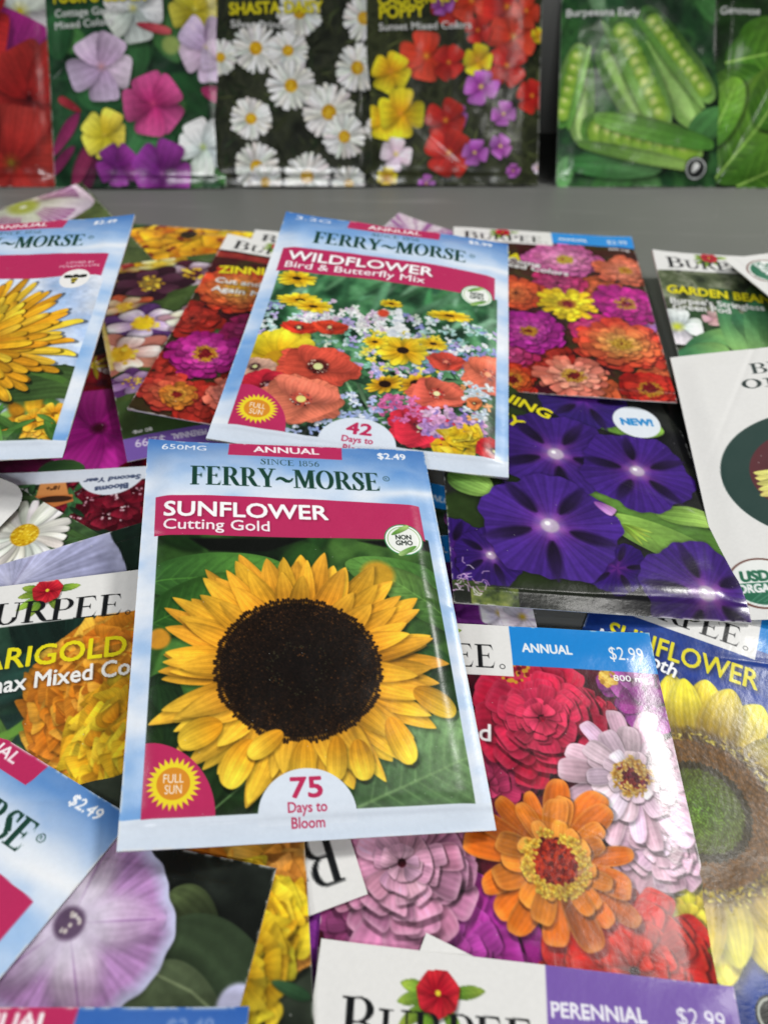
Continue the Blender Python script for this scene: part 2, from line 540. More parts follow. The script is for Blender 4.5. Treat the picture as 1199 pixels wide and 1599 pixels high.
def daisy(k, c, R, M=None, n=20, b=.22):
    rayflower(k, c, R, n, 'dcdfd8', 'fbfaf4', R * .20, R * .27, M, layers=2, b=b, a=.35, disc='d9a91c', vein=.04, shade=.30, lenj=.16, jit=.8)
    MM = np.eye(2) if M is None else M
    k.disc(c, R * .26, 'e8bf2c', ry=R * .26 * np.linalg.norm(MM[:, 1]), col2='c08a10')
    k.dots(c, 0, R * .25, 60, R * .022, ['f5d84a', 'b9820e', 'e0b020'], M)


def broad(k, c, R, cols, n=5, M=None, rot=0, wd=1.25, centre='e8d44a', throat=None, b=.18, rc=.12, vein=.09, edge=None, shade=.25):
    for j in range(n):
        k.petal(c, rot + j * 2 * pi / n + (k.rng.random() - .5) * .25, 0, R * (.92 + .16 * k.rng.random()), R * wd * .82, throat or cols[0], cols[1 if len(cols) > 1 else 0], a=.65, b=b, M=M, vein=vein, shade=shade, edge=edge, nv=4)
    if centre:
        k.disc(c, R * rc * 2, centre, soft=R * .2, alpha=.6)
        k.disc(c, R * rc, centre)


def trumpet(k, c, R, col, glow, star, M=None, nstar=5, rot=0, white='dcc8e4', wavy=.05, rc=.14, starlen=.72, rim=None, sw=.105):
    MM = np.eye(2) if M is None else M
    Mi = np.linalg.inv(MM)
    E = R * 1.25
    bx = k.box(c[0] - E, c[1] - E, c[0] + E, c[1] + E)
    if bx is None:
        return
    sl, X, Y = bx
    x, y = X - c[0], Y - c[1]
    lx = Mi[0, 0] * x + Mi[0, 1] * y; ly = Mi[1, 0] * x + Mi[1, 1] * y
    r = np.hypot(lx, ly); th = np.arctan2(ly, lx)
    p1, p2 = k.rng.random(2) * 6
    Rm = R * (1 + wavy * np.sin(5 * (th - rot) + p1) + wavy * .5 * np.sin(11 * th + p2) + wavy * .25 * np.sin(23 * th))
    q = r / Rm
    sh = np.clip((1.06 - q) / .12, 0, 1) * .45
    k.im[sl] *= (1 - sh)[..., None]
    m = np.clip((1 - q) * R * k.W + .5, 0, 1)
    t = np.clip(q, 0, 1)[..., None]
    lum = 1 + .07 * np.sin(th * 31 + 3 * q) + .05 * np.sin(th * 67) + .08 * np.sin(th * 5 - rot + 2)
    cc = hexc(col) * lum[..., None]
    g = np.exp(-(t / .36) ** 2) * (.55 + .25 * np.sin(th * 5 - rot * 5 + 1.5))[..., None]
    cc = cc * (1 - g) + hexc(glow) * g
    if rim is not None:
        e = np.clip((t - .82) / .15, 0, 1)
        cc = cc * (1 - e) + hexc(rim) * e
    k.put(sl, m, np.clip(cc, 0, 1))
    for j in range(nstar if star is not None else 0):
        k.petal(c, rot + j * 2 * pi / nstar, R * .28, R * starlen * (.9 + .2 * k.rng.random()), R * sw * 2, star, hexc(star) * .5 + hexc(col) * .5, a=.7, b=.9, M=M, vein=.05, shade=0, soft=R * .07, fold=.15)
    if white:
        k.disc(c, R * rc * 1.5, white, soft=R * .14, alpha=.28)
        k.disc(c, R * rc * .95, hexc(white) * .92, soft=R * .04, col2=hexc(white) * .8)
        k.disc((c[0] - R * .03, c[1] - R * .04), R * rc * .28, 'ffffff', soft=R * .02)


def ruffles(k, c, R, cols, n=120, M=None, size=.3):
    """a pompon of ruffled petals"""
    MM = np.eye(2) if M is None else M
    for i in range(n):
        f = i / n
        r = R * (1 - f) ** .55
        a = k.rng.random() * 2 * pi
        p = MM @ np.array([r * cos(a), r * sin(a)]) * .85
        aa = math.atan2(p[1], p[0]) + (k.rng.random() - .5) * 1.0
        col = hexc(cols[k.rng.integers(len(cols))]) * (.86 + .2 * k.rng.random())
        L = R * size * (.7 + .6 * k.rng.random())
        q = (c[0] + p[0] - cos(aa) * L * .5, c[1] + p[1] - sin(aa) * L * .5)
        k.petal(q, aa, 0, L, L * 1.5, col * np.array([.94, .84, .62]), col, a=.55, b=.13, vein=.10, shade=.22, nv=4, fold=1.0)


def poppy(k, c, R, col, M=None, centre='d8dc9a', dark='2a0c10', rot=0, n=4):
    cc = hexc(col)
    trumpet(k, c, R, cc, cc * .8, None, M, white=None, wavy=.07)
    for j in range(3):
        k.petal(c, rot + .6 + j * 2.1, -R * .15, R * .95, R * 1.75, cc * .74, np.clip(cc * 1.10, 0, 1), a=.55, b=.22, M=M, vein=.10, shade=.16, nv=6, fold=.2)
    k.disc(c, R * .26, dark, soft=R * .12, alpha=.7)
    k.dots(c, R * .12, R * .26, 30, R * .022, ['201014', 'd8c8b0', '50283a'])
    k.disc(c, R * .12, centre)


# ------------------------------------------------------------------ the two printed layouts
def sky(k, x0, y0, x1, y1, seed, cols=('3f74b8', '7fabdc', 'bcd3ee', 'e9eff6'), cell=.16, stretch=2.2):
    k.clouds(x0, y0, x1, y1, cols, cell, seed, stretch, 1.9)


def hibiscus(k, c, R, lean=0.0):
    for a, l in ((2.75, 1.9), (2.35, 1.7), (1.9, 2.0), (.75, 1.7), (-.15, 2.0), (3.2, 1.6)):
        p = (c[0] + cos(a) * R * .5, c[1] + sin(a) * R * .6)
        k.petal(p, a - .1, 0, R * l * .62, R * .52, '4d7a28', '9dbb45', a=.6, b=.8, shade=0, vein=.14, edge='3f5f22')
    for j in range(7):
        k.petal(c, j * 2 * pi / 7 + .2, 0, R * .93, R * 1.0, 'a51226', 'd2303a', a=.6, b=.14, vein=.14, shade=.3, nv=4, edge='b01c2c')
    k.disc(c, R * .12, 'e8d23a')


def seedhouse(k, pL, pR, cap, seed=3):
    """serif word and the flower above it; baseline pL to pR"""
    pL = np.array(pL, float); pR = np.array(pR, float)
    d = pR - pL
    n = np.array([d[1], -d[0]]) / np.hypot(*d)
    c = pL + d * .50 + n * cap * 1.18
    a = math.atan2(d[1], d[0])
    # leaves and flower, turned with the word
    R = cap * .47
    for an, off, l in ((2.9, (-.5, .1), 1.5), (2.5, (-.5, .5), 1.7), (2.05, (-.25, .75), 1.6), (.95, (.3, .6), 1.35), (-.12, (.6, .0), 1.7), (3.35, (-.55, -.1), 1.3)):
        ca, sa = cos(a), sin(a)
        ox, oy = off[0] * R, off[1] * R
        p = (c[0] + ox * ca - oy * sa, c[1] + ox * sa + oy * ca)
        k.petal(p, an + a, 0, R * l, R * .62, '5d8a2c', 'a7c24a', a=.6, b=.75, shade=.0, vein=.10, edge='4a6b26')
    for j in range(7):
        k.petal(c, j * 2 * pi / 7 + .2 + a, 0, R * 1.0, R * 1.05, 'a31024', 'cf2b36', a=.6, b=.13, vein=.16, shade=.3, nv=4, edge='a81828')
    k.disc(c, R * .13, 'e8d23a')
    k.text('Burpee', pL, pR, cap, '16181a', fam='serif')
    p = pR + d / np.hypot(*d) * cap * .16
    k.disc(p - n * -cap * .06, cap * .085, '26282a', ring=.72)


def burpee(k, band, kind, price, title=None, sub=None, logo=True, weight=None, boxw=.55, boxh=.150, bandh=.125, tcap=.052, titlex=.66):
    k.photo()
    if band:
        k.rect(0, 0, 1, bandh, band)
        if kind:
            k.text(kind, (boxw + .035, bandh * .66), (boxw + .035 + .0265 * len(kind), bandh * .66), bandh * .22, 'f2f4f6', bold=.02)
        if price:
            k.text(price, (.855, bandh * .72), (.965, bandh * .72), bandh * .32, 'f2f4f6', bold=-.005)
    if weight:
        k.text(weight, (.855, bandh + .033), (.972, bandh + .033), .020, 'ffffff', bold=.01, shadow=.5)
    if logo:
        k.rect(0, 0, boxw, boxh, 'e9e8e5')
        seedhouse(k, (.055, boxh * .86), (boxw - .05, boxh * .86), boxh * .56)
        k.part('logo_panel', inrect(-.1, -.1, boxw, boxh))
    if band:
        k.part('type_band', inrect(boxw, -.1, 1.1, bandh))
    if title:
        k.text(title[0], title[1], title[2], title[3], 'e9dc24', bold=.022, shadow=.6)
    for t_ in (sub or []):
        k.text(t_[0], t_[1], t_[2], t_[3], 'f4f4f2', bold=.012, shadow=.7)


def sunbadge(k, c, r):
    n = 26
    pts = []
    for i in range(2 * n):
        a = i * pi / n
        rr = r * (1.0 if i % 2 == 0 else .74)
        pts.append((c[0] + rr * cos(a), c[1] + rr * sin(a)))
    k.poly(pts, 'f2dc30')
    k.disc(c, r * .60, 'dd8f2c')
    k.text('FULL', (c[0] - r * .36, c[1] - r * .03), (c[0] + r * .36, c[1] - r * .03), r * .32, 'fff8e8', bold=.0)
    k.text('SUN', (c[0] - r * .30, c[1] + r * .37), (c[0] + r * .30, c[1] + r * .37), r * .32, 'fff8e8', bold=.0)


def ferry(k, seed, title, sub, price, days, weight='650MG', badge='gmo', tabx=(.286, .694), bandcol='be2f60', pic=None):
    """sky blue envelope with a crimson title band"""
    sky(k, 0, 0, 1, H, seed, ('7aaae2', 'a8c8ee', 'd2e1f5', 'ebf1f9'), .30, 1.7)
    # deeper blue at the head, paler above the band
    sl, X, Y = k.box(0, 0, 1, .30)
    g = np.clip(1 - Y / .20, 0, 1) * (.55 + .45 * np.clip(np.abs(X - .5) * 2, 0, 1))
    k.put(sl, (g * .85).astype(np.float32), hexc('2f68b4'))
    g = np.exp(-((Y - .215) / .05) ** 2) * np.clip(1.15 - np.abs(X - .5) * 1.6, 0, 1)
    k.put(sl, (g * .75).astype(np.float32) * np.ones_like(X), hexc('e6eef8'))
    g = np.exp(-((Y - .235 + .12 * (X - .8)) / .018) ** 2) * np.clip((X - .62) * 4, 0, 1)
    k.put(sl, (g * .7).astype(np.float32), hexc('f6f8fb'))
    k.rect(0, H - .075, 1, H, 'dfe8f4', 'd3dfee')
    px0, px1, py0, py1 = .056, .952, .425, H - .073
    if pic:
        sub_ = Canvas(k.W, seed + 5)
        pic(sub_)
        sub_.photo()
        sl, X, Y = k.box(px0, py0, px1, py1)
        m = k.polymask([(px0, py0), (px1, py0), (px1, py1), (px0, py1)], X, Y)
        k.put(sl, m, sub_.im[sl])
    k.part('picture', inrect(px0, .43, px1, py1))
    k.poly([(.040, .264)] + [(.04 + .9 * t, .264 + .016 * t - .008 * sin(pi * t)) for t in np.linspace(.05, .95, 12)] + [(.94, .280), (.94, .433), (.043, .426)], bandcol)
    k.part('title_band', lambda X, Y: (X > .04) & (X < .942) & (Y > .264 + .014 * X) & (Y < .43))
    k.poly([(tabx[0], 0), (tabx[1], 0), (tabx[1] - .006, .0735), (tabx[0] - .004, .0725)], bandcol)
    k.part('type_tab', inrect(tabx[0], -.1, tabx[1], .073))
    tc = (tabx[0] + tabx[1]) / 2
    k.text('ANNUAL', (tc - .117, .045), (tc + .117, .045), .034, 'fdf3f6', bold=.018)
    if weight:
        k.text(weight, (.05, .048), (.205, .048), .030, 'f4f8ff', bold=.0)
    k.text(price, (.822, .055), (.925, .055), .032, 'f8fbff', bold=.012)
    k.text('SINCE 1856', (.395, .117), (.605, .117), .028, '27483f', fam='serif')
    for ox_ in (-.0022, .0022):
        k.text('FERRY~MORSE', (.155 + ox_, .217), (.815 + ox_, .217), .082, '1c4336', fam='serif')
    k.disc((.838, .160), .012, '1c4336', ring=.78)
    k.text('R', (.834, .165), (.842, .165), .010, '1c4336')
    if title:
        k.text(title, (.072, .348), (.072 + .0605 * len(title), .352), .058, 'ffffff', bold=.016, shadow=.25)
    if sub:
        k.text(sub, (.072, .402), (.072 + .0288 * len(sub), .405), .040, 'fdf4f7', bold=.008, shadow=.2)
    # sun badge in a quarter disc
    q0 = (px0, py1)
    k.poly([q0] + [(px0 + .190 * cos(a), py1 - .205 * sin(a)) for a in np.linspace(0, pi / 2, 24)], bandcol)
    sunbadge(k, (px0 + .080, py1 - .088), .073)
    k.part('sun_badge', lambda X, Y: (X > px0) & (Y < py1) & (((X - px0) / .19) ** 2 + ((Y - py1) / .205) ** 2 < 1))
    bc = (.488, py1 + .012)
    k.poly([(bc[0] + .132 * cos(a), bc[1] - .128 * sin(a)) for a in np.linspace(0, pi, 40)] + [(bc[0] - .132, bc[1] + .02), (bc[0] + .132, bc[1] + .02)], 'dfe8f4')
    k.part('bloom_badge', lambda X, Y: (((X - bc[0]) / .132) ** 2 + ((Y - bc[1]) / .128) ** 2 < 1) & (Y < bc[1]))
    k.text(days, (bc[0] - .042, bc[1] - .048), (bc[0] + .042, bc[1] - .048), .054, 'c02c5a', bold=.02)
    k.text('Days to', (bc[0] - .052, bc[1] - .010), (bc[0] + .052, bc[1] - .010), .026, 'c02c5a', bold=.012)
    k.text('Bloom', (bc[0] - .044, bc[1] + .028), (bc[0] + .044, bc[1] + .028), .026, 'c02c5a', bold=.012)
    s_ = (.865, .433)
    if badge == 'gmo':
        k.disc(s_, .066, '3d8b50'); k.disc(s_, .062, 'ffffff'); k.disc(s_, .056, '7fae5a'); k.disc(s_, .053, 'f4f6f0')
        k.petal((s_[0] - .040, s_[1] - .020), -.55, 0, .075, .020, '5f9a3c', 'a5c878', shade=0)
        k.petal((s_[0] + .040, s_[1] + .026), pi - .55, 0, .075, .020, '5f9a3c', 'a5c878', shade=0)
        k.text('NON', (s_[0] - .026, s_[1] - .001), (s_[0] + .026, s_[1] - .001), .019, '1c2820', bold=.022)
        k.text('GMO', (s_[0] - .028, s_[1] + .023), (s_[0] + .028, s_[1] + .023), .019, '1c2820', bold=.022)
        k.part('seal', indisc(s_, .066))
    elif badge == 'bee':
        s_ = (.835, .452)
        k.disc(s_, .063, 'f7f5f2')
        k.petal((s_[0], s_[1] - .012), pi + .12, 0, .048, .022, '1d1d1b', '1d1d1b', shade=0, b=.2)
        k.petal((s_[0], s_[1] - .012), -.12, 0, .048, .022, '1d1d1b', '1d1d1b', shade=0, b=.2)
        k.disc((s_[0], s_[1] - .018), .012, '1d1d1b')
        for i, cc in enumerate(('c8b428', '1d1d1b', 'c8b428', '1d1d1b')):
            k.disc((s_[0], s_[1] + .002 + i * .009), .016 - i * .003, cc, ry=.007)
        for wd_, yy, rr in (('LOVED BY', .348, .060), ('POLLINATORS', .372, .085)):
            k.text(wd_, (s_[0] - rr, yy), (s_[0] + rr, yy), .016, 'f6dfe8', bold=.0)
        k.part('seal', indisc(s_, .063))


# printed features were surveyed as (x, y) readings; this turns a reading into a place on the packet
_PM = {
    'A': [[0.002170179, 0.000165379, -0.61742771], [-8.6416e-05, 0.002180726, -1.482471729], [-0.000178778, 0.000618477, 0.61534561]],
    'B': [[0.002760367, 0.000977467, -1.560357784], [-0.000476763, 0.003676375, -1.014796094], [-0.000120468, 0.000969681, 0.729975848]],
    'F': [[0.003100248, 0.001756218, -0.239072675], [0.000213528, 0.003567989, -1.252855418], [8.5837e-05, 0.000839158, 0.709830337]],
    'K': [[0.00290118, -0.000226644, -1.840989594], [-0.000237414, 0.003445822, -1.715434396], [-7.4175e-05, 0.00090474, 0.557609476]],
    'L': [[0.003637002, 0.000121416, -2.618100187], [-0.000315281, 0.005137222, -1.600495127], [-3.6014e-05, 0.001146444, 0.618510388]],
    'M': [[0.003169084, -0.000842352, -2.891071973], [-0.000148764, 0.003812788, -1.350945787], [-4.9303e-05, 0.000846723, 0.716531759]],
    'R2': [[0.002228429, 0.000148431, -0.942215562], [6.3169e-05, 0.002052177, -1.76260025], [-3.9742e-05, 0.000669868, 0.446768788]],
    'S': [[0.002996564, 0.001723299, -1.699227437], [-0.000798134, 0.004347053, -1.311232692], [-0.000198075, 0.001029138, 0.692821131]],
    'T': [[-0.002580906, 0.0012892, 0.669862221], [-0.000502304, -0.002702738, 2.050144687], [-7.5747e-05, 0.000808056, 0.519042649]],
    'U': [[-0.002661891, -0.000990803, 1.633441608], [0.000254831, -0.002809283, 1.699196101], [-6.541e-06, 0.000802228, 0.489882396]],
    'W': [[-0.001741989, -0.000120566, 0.755158392], [-8.1357e-05, -0.001208193, 1.607821417], [1.0083e-05, 0.000501007, 0.341389987]],
    'b1': [[0.003595911, -0.000297016, 0.733196759], [0.0, 0.002348033, 0.274544418], [0.0, -0.00010159, 0.98812157]],
    'b2': [[0.003586843, -0.000195253, -0.251165626], [0.0, 0.002342407, 0.270979833], [0.0, -0.000101603, 0.988246154]],
    'b3': [[0.003595911, -0.000106254, -1.122259617], [0.0, 0.002348033, 0.274544418], [0.0, -0.00010159, 0.98812157]],
    'b4': [[0.00360498, -1.0147e-05, -2.062485855], [0.0, 0.00235366, 0.278108281], [0.0, -0.000101577, 0.987997645]],
    'b6': [[0.003586843, 0.000190691, -4.005077698], [0.0, 0.002342407, 0.270979833], [0.0, -0.000101603, 0.988246154]],
}


def _pm(n, x, y):
    m = _PM[n]
    w_ = m[2][0] * x + m[2][1] * y + m[2][2]
    return ((m[0][0] * x + m[0][1] * y + m[0][2]) / w_, H * (m[1][0] * x + m[1][1] * y + m[1][2]) / w_)


def UVA(x, y):
    return _pm('A', x, y)


def UVB(x, y):
    return _pm('B', x, y)


def UVF(x, y):
    return _pm('F', x, y)


def UVK(x, y):
    return _pm('K', x, y)


def UVL(x, y):
    return _pm('L', x, y)


def UVM(x, y):
    return _pm('M', x, y)


def UVR2(x, y):
    return _pm('R2', x, y)


def UVS(x, y):
    return _pm('S', x, y)


def UVT(x, y):
    return _pm('T', x, y)


def UVU(x, y):
    return _pm('U', x, y)


def UVW(x, y):
    return _pm('W', x, y)


def UVb1(x, y):
    return _pm('b1', x, y)


def UVb2(x, y):
    return _pm('b2', x, y)


def UVb3(x, y):
    return _pm('b3', x, y)


def UVb4(x, y):
    return _pm('b4', x, y)


def UVb6(x, y):
    return _pm('b6', x, y)


# ------------------------------------------------------------------ the pictures on the packets


def art_cutting_gold(k):
    def pic(q):
        q.clouds(0, .3, 1, H, ('0f1a10', '1e3418', '355a26', '2b4a20', '4a7232'), .16, 2, 1, 2.0)
        q.leaves(0, .4, 1, H, 22, .30, ('2e5424', '3f6b30', '24441e', '4b7d38'), .005, wd=.55, b=.5)
        q.poly([(0.160,0.440),(0.536,0.433),(0.406,0.487),(0.222,0.490)], '0c0f0c', soft=.01)
        q.poly([(0.709,0.440),(1.026,0.426),(1.018,0.478),(0.794,0.465)], '0c0f0c', soft=.01)
        bigleaf(q, (0.014,0.606), -.12, .46, .17, '33602a', '4f8434')
        bigleaf(q, (0.029,0.765), -.50, .36, .17, '2a5222', '44742e')
        bigleaf(q, (1.002,0.638), 3.45, .36, .14, '3f7030', '5c8e40')
        bigleaf(q, (1.011,0.772), 3.85, .34, .14, '3c6a2c', '6a9548')
        q.disc((0.760,0.577), .055, 'c9992a', soft=.02)
        q.disc((0.076,0.804), .035, 'd0902a', soft=.01)
        bigleaf(q, (0.970,1.005), 2.6, .24, .18, '2c5226', '426f36')
        bigleaf(q, (0.977,1.128), 2.9, .26, .16, '1c3a1c', '2c5228')
        q.leaves(.6, .95, .97, 1.1, 9, .16, ('23451f', '315a2b'), .003, wd=.7, b=.5)
        bigleaf(q, (0.046,1.151), -.5, .20, .11, '4b7a38', '76a050', bb=.4)
        bigleaf(q, (0.080,1.231), -.2, .36, .20, '1e361c', '2c4c26')
        bigleaf(q, (0.230,1.348), -.9, .26, .15, '1c331a', '28461f')
        q.leaves(.05, 1.12, .55, 1.35, 12, .20, ('1c2f1a', '26401f', '2e4c25'), .003, wd=.6, b=.5)
        # rough pale leaf, lower right
        bigleaf(q, (0.622,1.327), -.38, .52, .30, '48663e', '72905e', bb=.4, nv=9)
        sl, X, Y = q.box(.6, 1.08, .97, 1.36)
        n = noise2(q.im[sl].shape[0], q.im[sl].shape[1], q.W * .012, q.rng, 2)
        q.im[sl] *= (1 + (n - .5) * .22)[..., None]
        q.line([(0.182,1.362),(0.384,1.200),(0.494,1.131)], .005, '5d7f4c', soft=.003)
        c = (0.488,0.902)
        M = np.array([[1.0, 0], [0, .95]])
        for l, (n, R, wd) in enumerate(((27, .440, .088), (27, .430, .085), (24, .405, .078), (18, .365, .072))):
            for j in range(n):
                a = (j + .33 * l + (q.rng.random() - .5) * .8) * 2 * pi / n
                up_ = -sin(a)
                L = R * (.90 + .16 * q.rng.random()) - .17
                c1 = hexc('f5b434') * (.92 + .1 * q.rng.random()); c0 = hexc('dc8c1e')
                if up_ < -.3:
                    c1 = hexc('f7c43c')
                if up_ < -.5 and l > 1:
                    L *= .9
                q.petal(c, a, .17, L, wd * (.8 + .4 * q.rng.random()), c0, c1, a=.38, b=.76, M=M, vein=.12, shade=.34, fold=.6, nv=4)
        q.disc(c, .234, '120d0b', ry=.222, soft=.006)
        # florets, packed by the golden angle
        N = 4200
        for i in range(N):
            r = .232 * math.sqrt(i / N)
            a = i * 2.39996
            f = r / .232
            col = hexc('120c0a') * (1 - f) + hexc('26170d') * f
            col = col * (.5 + 1.0 * q.rng.random())
            if q.rng.random() < .05 + .42 * max(0, f - .5):
                col = hexc('7a4c24') * (.4 + .4 * q.rng.random())
            if .28 < f < .42 and q.rng.random() < .16:
                col = hexc('3a3622')
            q.disc((c[0] + r * cos(a), c[1] + r * sin(a) * .95), .0024 * (.7 + .5 * q.rng.random()), col)
        for i in range(190):
            a = i * 2 * pi / 190
            r = .225 + .012 * q.rng.random()
            q.petal((c[0] + r * cos(a), c[1] + r * sin(a) * .95), a, 0, .019, .008, '1c120c', '2a1a0e', shade=0)
        # the stray bright petals that fold forward, lower edge
        for x, y, a, L, w_ in ((345,1137,2.8,.13,.085),(395,1165,2.2,.15,.085),(440,1150,2.5,.12,.06),(478,1165,1.75,.15,.075),(528,1160,1.6,.13,.06),(610,1130,1.25,.15,.075),(650,1085,.6,.14,.08),(560,1165,1.45,.12,.07)):
            p0 = UVA(x, y)
            q.petal(p0, a, -.01, L, w_, 'd8921e', 'f9cf3e', a=.5, b=.42, vein=.10, shade=.45, fold=.8)
        q.grain(.05)
    ferry(k, 11, 'SUNFLOWER', 'Cutting Gold', '$2.49', '75', pic=pic)


def art_wildflower(k):
    def pic(q):
        q.clouds(0, .3, 1, H, ('16301f', '2c5a3a', '4f8a5a', '6fa878', '2f5f44'), .10, 4, 1, 1.9)
        q.leaves(0, .40, 1, .72, 60, .22, ('4a8a58', '6aa678', '3a7048', '8cc09a'), .006, dirn=-1.2, wd=.14, b=.8)
        q.clouds(0, .95, 1, H, ('101a14', '1d3322', '33543a', '4a7a50', '24442c'), .06, 5, 1, 2.2)
        q.leaves(.35, .95, .95, 1.33, 80, .16, ('3f7048', '5a9060', '2f5a3c', '7aa87a'), 0, wd=.12, b=.9)
        r = q.rng
        def speck(x0, y0, x1, y1, n, s_, cols):
            for i in range(n):
                p = (x0 + (x1 - x0) * r.random(), y0 + (y1 - y0) * r.random())
                c = cols[r.integers(len(cols))]
                for z in range(4):
                    q.petal(p, r.random() * 6.3, 0, s_, s_ * .6, c, c, shade=.12, b=.3)
        speck(0, .62, 1, .98, 260, .022, ('c9dcdc', 'a8ccc8', 'e4eeee', '8a90c8', 'b8a8d8', '7fb4a0', 'd8e4d0'))
        speck(.2, .60, .55, .75, 70, .024, ('e8e8ec', 'd8c0d8', 'eef0ee'))
        speck(.45, .72, .75, .95, 60, .02, ('f0d848', 'e8e068', 'c8d880', '9a9ad0'))
        speck(.62, .72, 1, .92, 70, .022, ('8f8fd0', 'b0a4dc', 'e6e6f0', '78a8b0'))
        speck(.50, .93, .75, 1.22, 60, .02, ('9aa4d8', 'c8c0e4', '6a7ab8', 'd8a8d0'))
        for x, y, R, sqz in ((465,437,.085,.62),(553,425,.09,.55),(470,470,.09,.5),(490,480,.08,.5),(700,496,.09,.35),(628,548,.105,.8),(675,538,.06,.6),(585,535,.05,.7),(610,478,.05,.5)):
            c = UVB(x, y)
            rayflower(q, c, R, 13, 'e0a818', 'f4dc38', R * .42, R * .22, sq(sqz, pi / 2), 1, b=.5, disc='2a1a10', shade=.3)
        for x, y, R in ((650,600,.085),(600,600,.075)):
            rayflower(q, UVB(x, y), R, 12, 'b87a14', 'f0cc30', R * .4, R * .3, sq(.6, 1.0), 1, disc='22120c')
        q.text('v', (2, 2), (2.1, 2), .01, 'ffffff')
        for i in range(70):     # white flower spike
            f = r.random()
            p = UVB(622 + (r.random() - .5) * 34 * f, 487 + 42 * f)
            q.disc(p, .012, ('e8eef2', 'd0d8e4', 'f6f8fa')[i % 3], ry=.009)
        q.disc((0.503,0.629), .022, 'd84a30', soft=.008)
        rayflower(q, (0.157,0.978), .20, 12, 'e8b41c', 'f6e23a', .085, .05, sq(.85, 0), 2, b=.4, disc='c8961c', vein=.05)
        speck(.22, 1.10, .52, 1.32, 90, .02, ('b8c8e8', 'dce4f4', '8fa0d0', 'a8b8e0'))
        poppy(q, (0.085,1.028), 0.077, 'eab89a', sq(.7, pi / 2))
        poppy(q, (0.198,0.772), 0.066, 'd03a28', sq(.55, pi / 2 + .1))
        poppy(q, (0.311,0.749), 0.070, 'd8442c', sq(.55, pi / 2), dark='a82a20')
        poppy(q, (0.303,0.978), 0.150, 'dc5440', sq(.72, pi / 2), rot=.4)
        poppy(q, (0.151,1.121), 0.105, 'c8283a', sq(.75, pi / 2), centre='c8a0a8', rot=.9)
        poppy(q, (0.272,1.160), 0.140, 'e67c60', sq(.86, pi / 2), centre='e8e080', dark='c84a3c', rot=.2)
        poppy(q, (0.762,0.858), 0.070, 'd84e3c', sq(.7, pi / 2), centre='e88a70', dark='b83a34')
        poppy(q, (0.920,0.899), 0.110, 'e87458', sq(.85, .3), centre='e8a070', dark='d0543c')
        poppy(q, (0.738,1.042), 0.105, 'dc6450', sq(.75, pi / 2), centre='ece8b0', dark='c03028', rot=.6)
        poppy(q, (0.693,1.218), 0.115, 'cc2c40', sq(.85, pi / 2), centre='b8c898', dark='701828', rot=.3)
        speck(.55, 1.08, .72, 1.2, 40, .018, ('c85a90', 'd870a8'))
        speck(.70, 1.12, .92, 1.25, 60, .026, ('b88ac8', 'd8a0cc', 'e0b8d8', '8f7ac0'))
        ruffles(q, (0.815,1.294), .085, ('f0cc28', 'e8bc20', 'f6dc48'), 30, size=.4)
        ruffles(q, (0.838,1.229), .06, ('f0cc28', 'f6dc48'), 18, size=.6)
        poppy(q, (0.950,1.293), 0.063, 'c8242c')
        speck(.84, .97, .93, 1.15, 30, .022, ('dfe6ea', 'e8a060', 'c8d8e8'))
        poppy(q, (0.873,1.070), 0.035, 'e07a48', sq(.8, 0))
        q.grain(.05)
    ferry(k, 23, 'WILDFLOWER', 'Bird & Butterfly Mix', '$5.99', '42', weight='3.2G', pic=pic)


def mumlike(q, c, R):
    for l in range(4):
        for j in range(34):
            a = (j + .4 * l + (q.rng.random() - .5) * .8) * 2 * pi / 34
            L = R * (1 - .14 * l) * (.8 + .25 * q.rng.random())
            q.petal(c, a, R * .1, L - R * .1, R * .10, 'b87414', ('e8b428', 'd99a20', 'f0c83a')[q.rng.integers(3)], a=.5, b=.35, vein=.12, shade=.5, nv=1, edge='8a5a1c' if q.rng.random() < .25 else None)
    q.disc(c, R * .2, 'b86a1c')


def art_golden(k):
    def pic(q):
        sky(q, 0, .3, 1, H, 8, ('8db4e0', 'b4c8e8', 'd4dff0', 'e6ebf5'), .2, 1.8)
        q.leaves(.0, 1.10, 1, H, 70, .22, ('3c6428', '58843c', '2c4a22', '7aa050'), .002, wd=.3, b=.6)
        q.leaves(.3, 1.02, .93, 1.34, 26, .09, ('f0b428', 'e89c20', 'f4cc40', 'dfe8f0'), .004, wd=.6, b=.3)
        q.petal((0.592,1.087), -.10, 0, .62, .17, '2c4420', '52703a', a=.4, b=.5, vein=.14)
        q.line([(0.683,0.889),(0.812,1.002),(0.937,1.051)], .03, '4a6e30', soft=.006)
        mumlike(q, (0.498,0.847), .45)
        for i in range(9):
            p = UVF(20 + q.rng.random() * 80, 640 + q.rng.random() * 50)
            rayflower(q, p, .06, 9, 'e0941c', 'f6c83c', .03, .012, None, 1, disc='8a5a14', b=.3)
        q.leaves(.5, 1.24, .95, 1.34, 30, .12, ('3c6c28', '588c3c'), 0, wd=.25)
        q.grain(.04)
    ferry(k, 31, 'ASTER', 'Gold', '$2.49', '65', badge='bee', pic=pic)


def art_tilted(k):
    def pic(q):
        q.clouds(0, .3, 1, H, ('1c3018', '2f5426', '4a7a38'), .2, 3)
        zinnia(q, (.5, .9), .4, 'd8442c', 'f09a3c')
    ferry(k, 47, 'ZINNIA', 'Giant Mixed', '$2.49', '70', pic=pic)


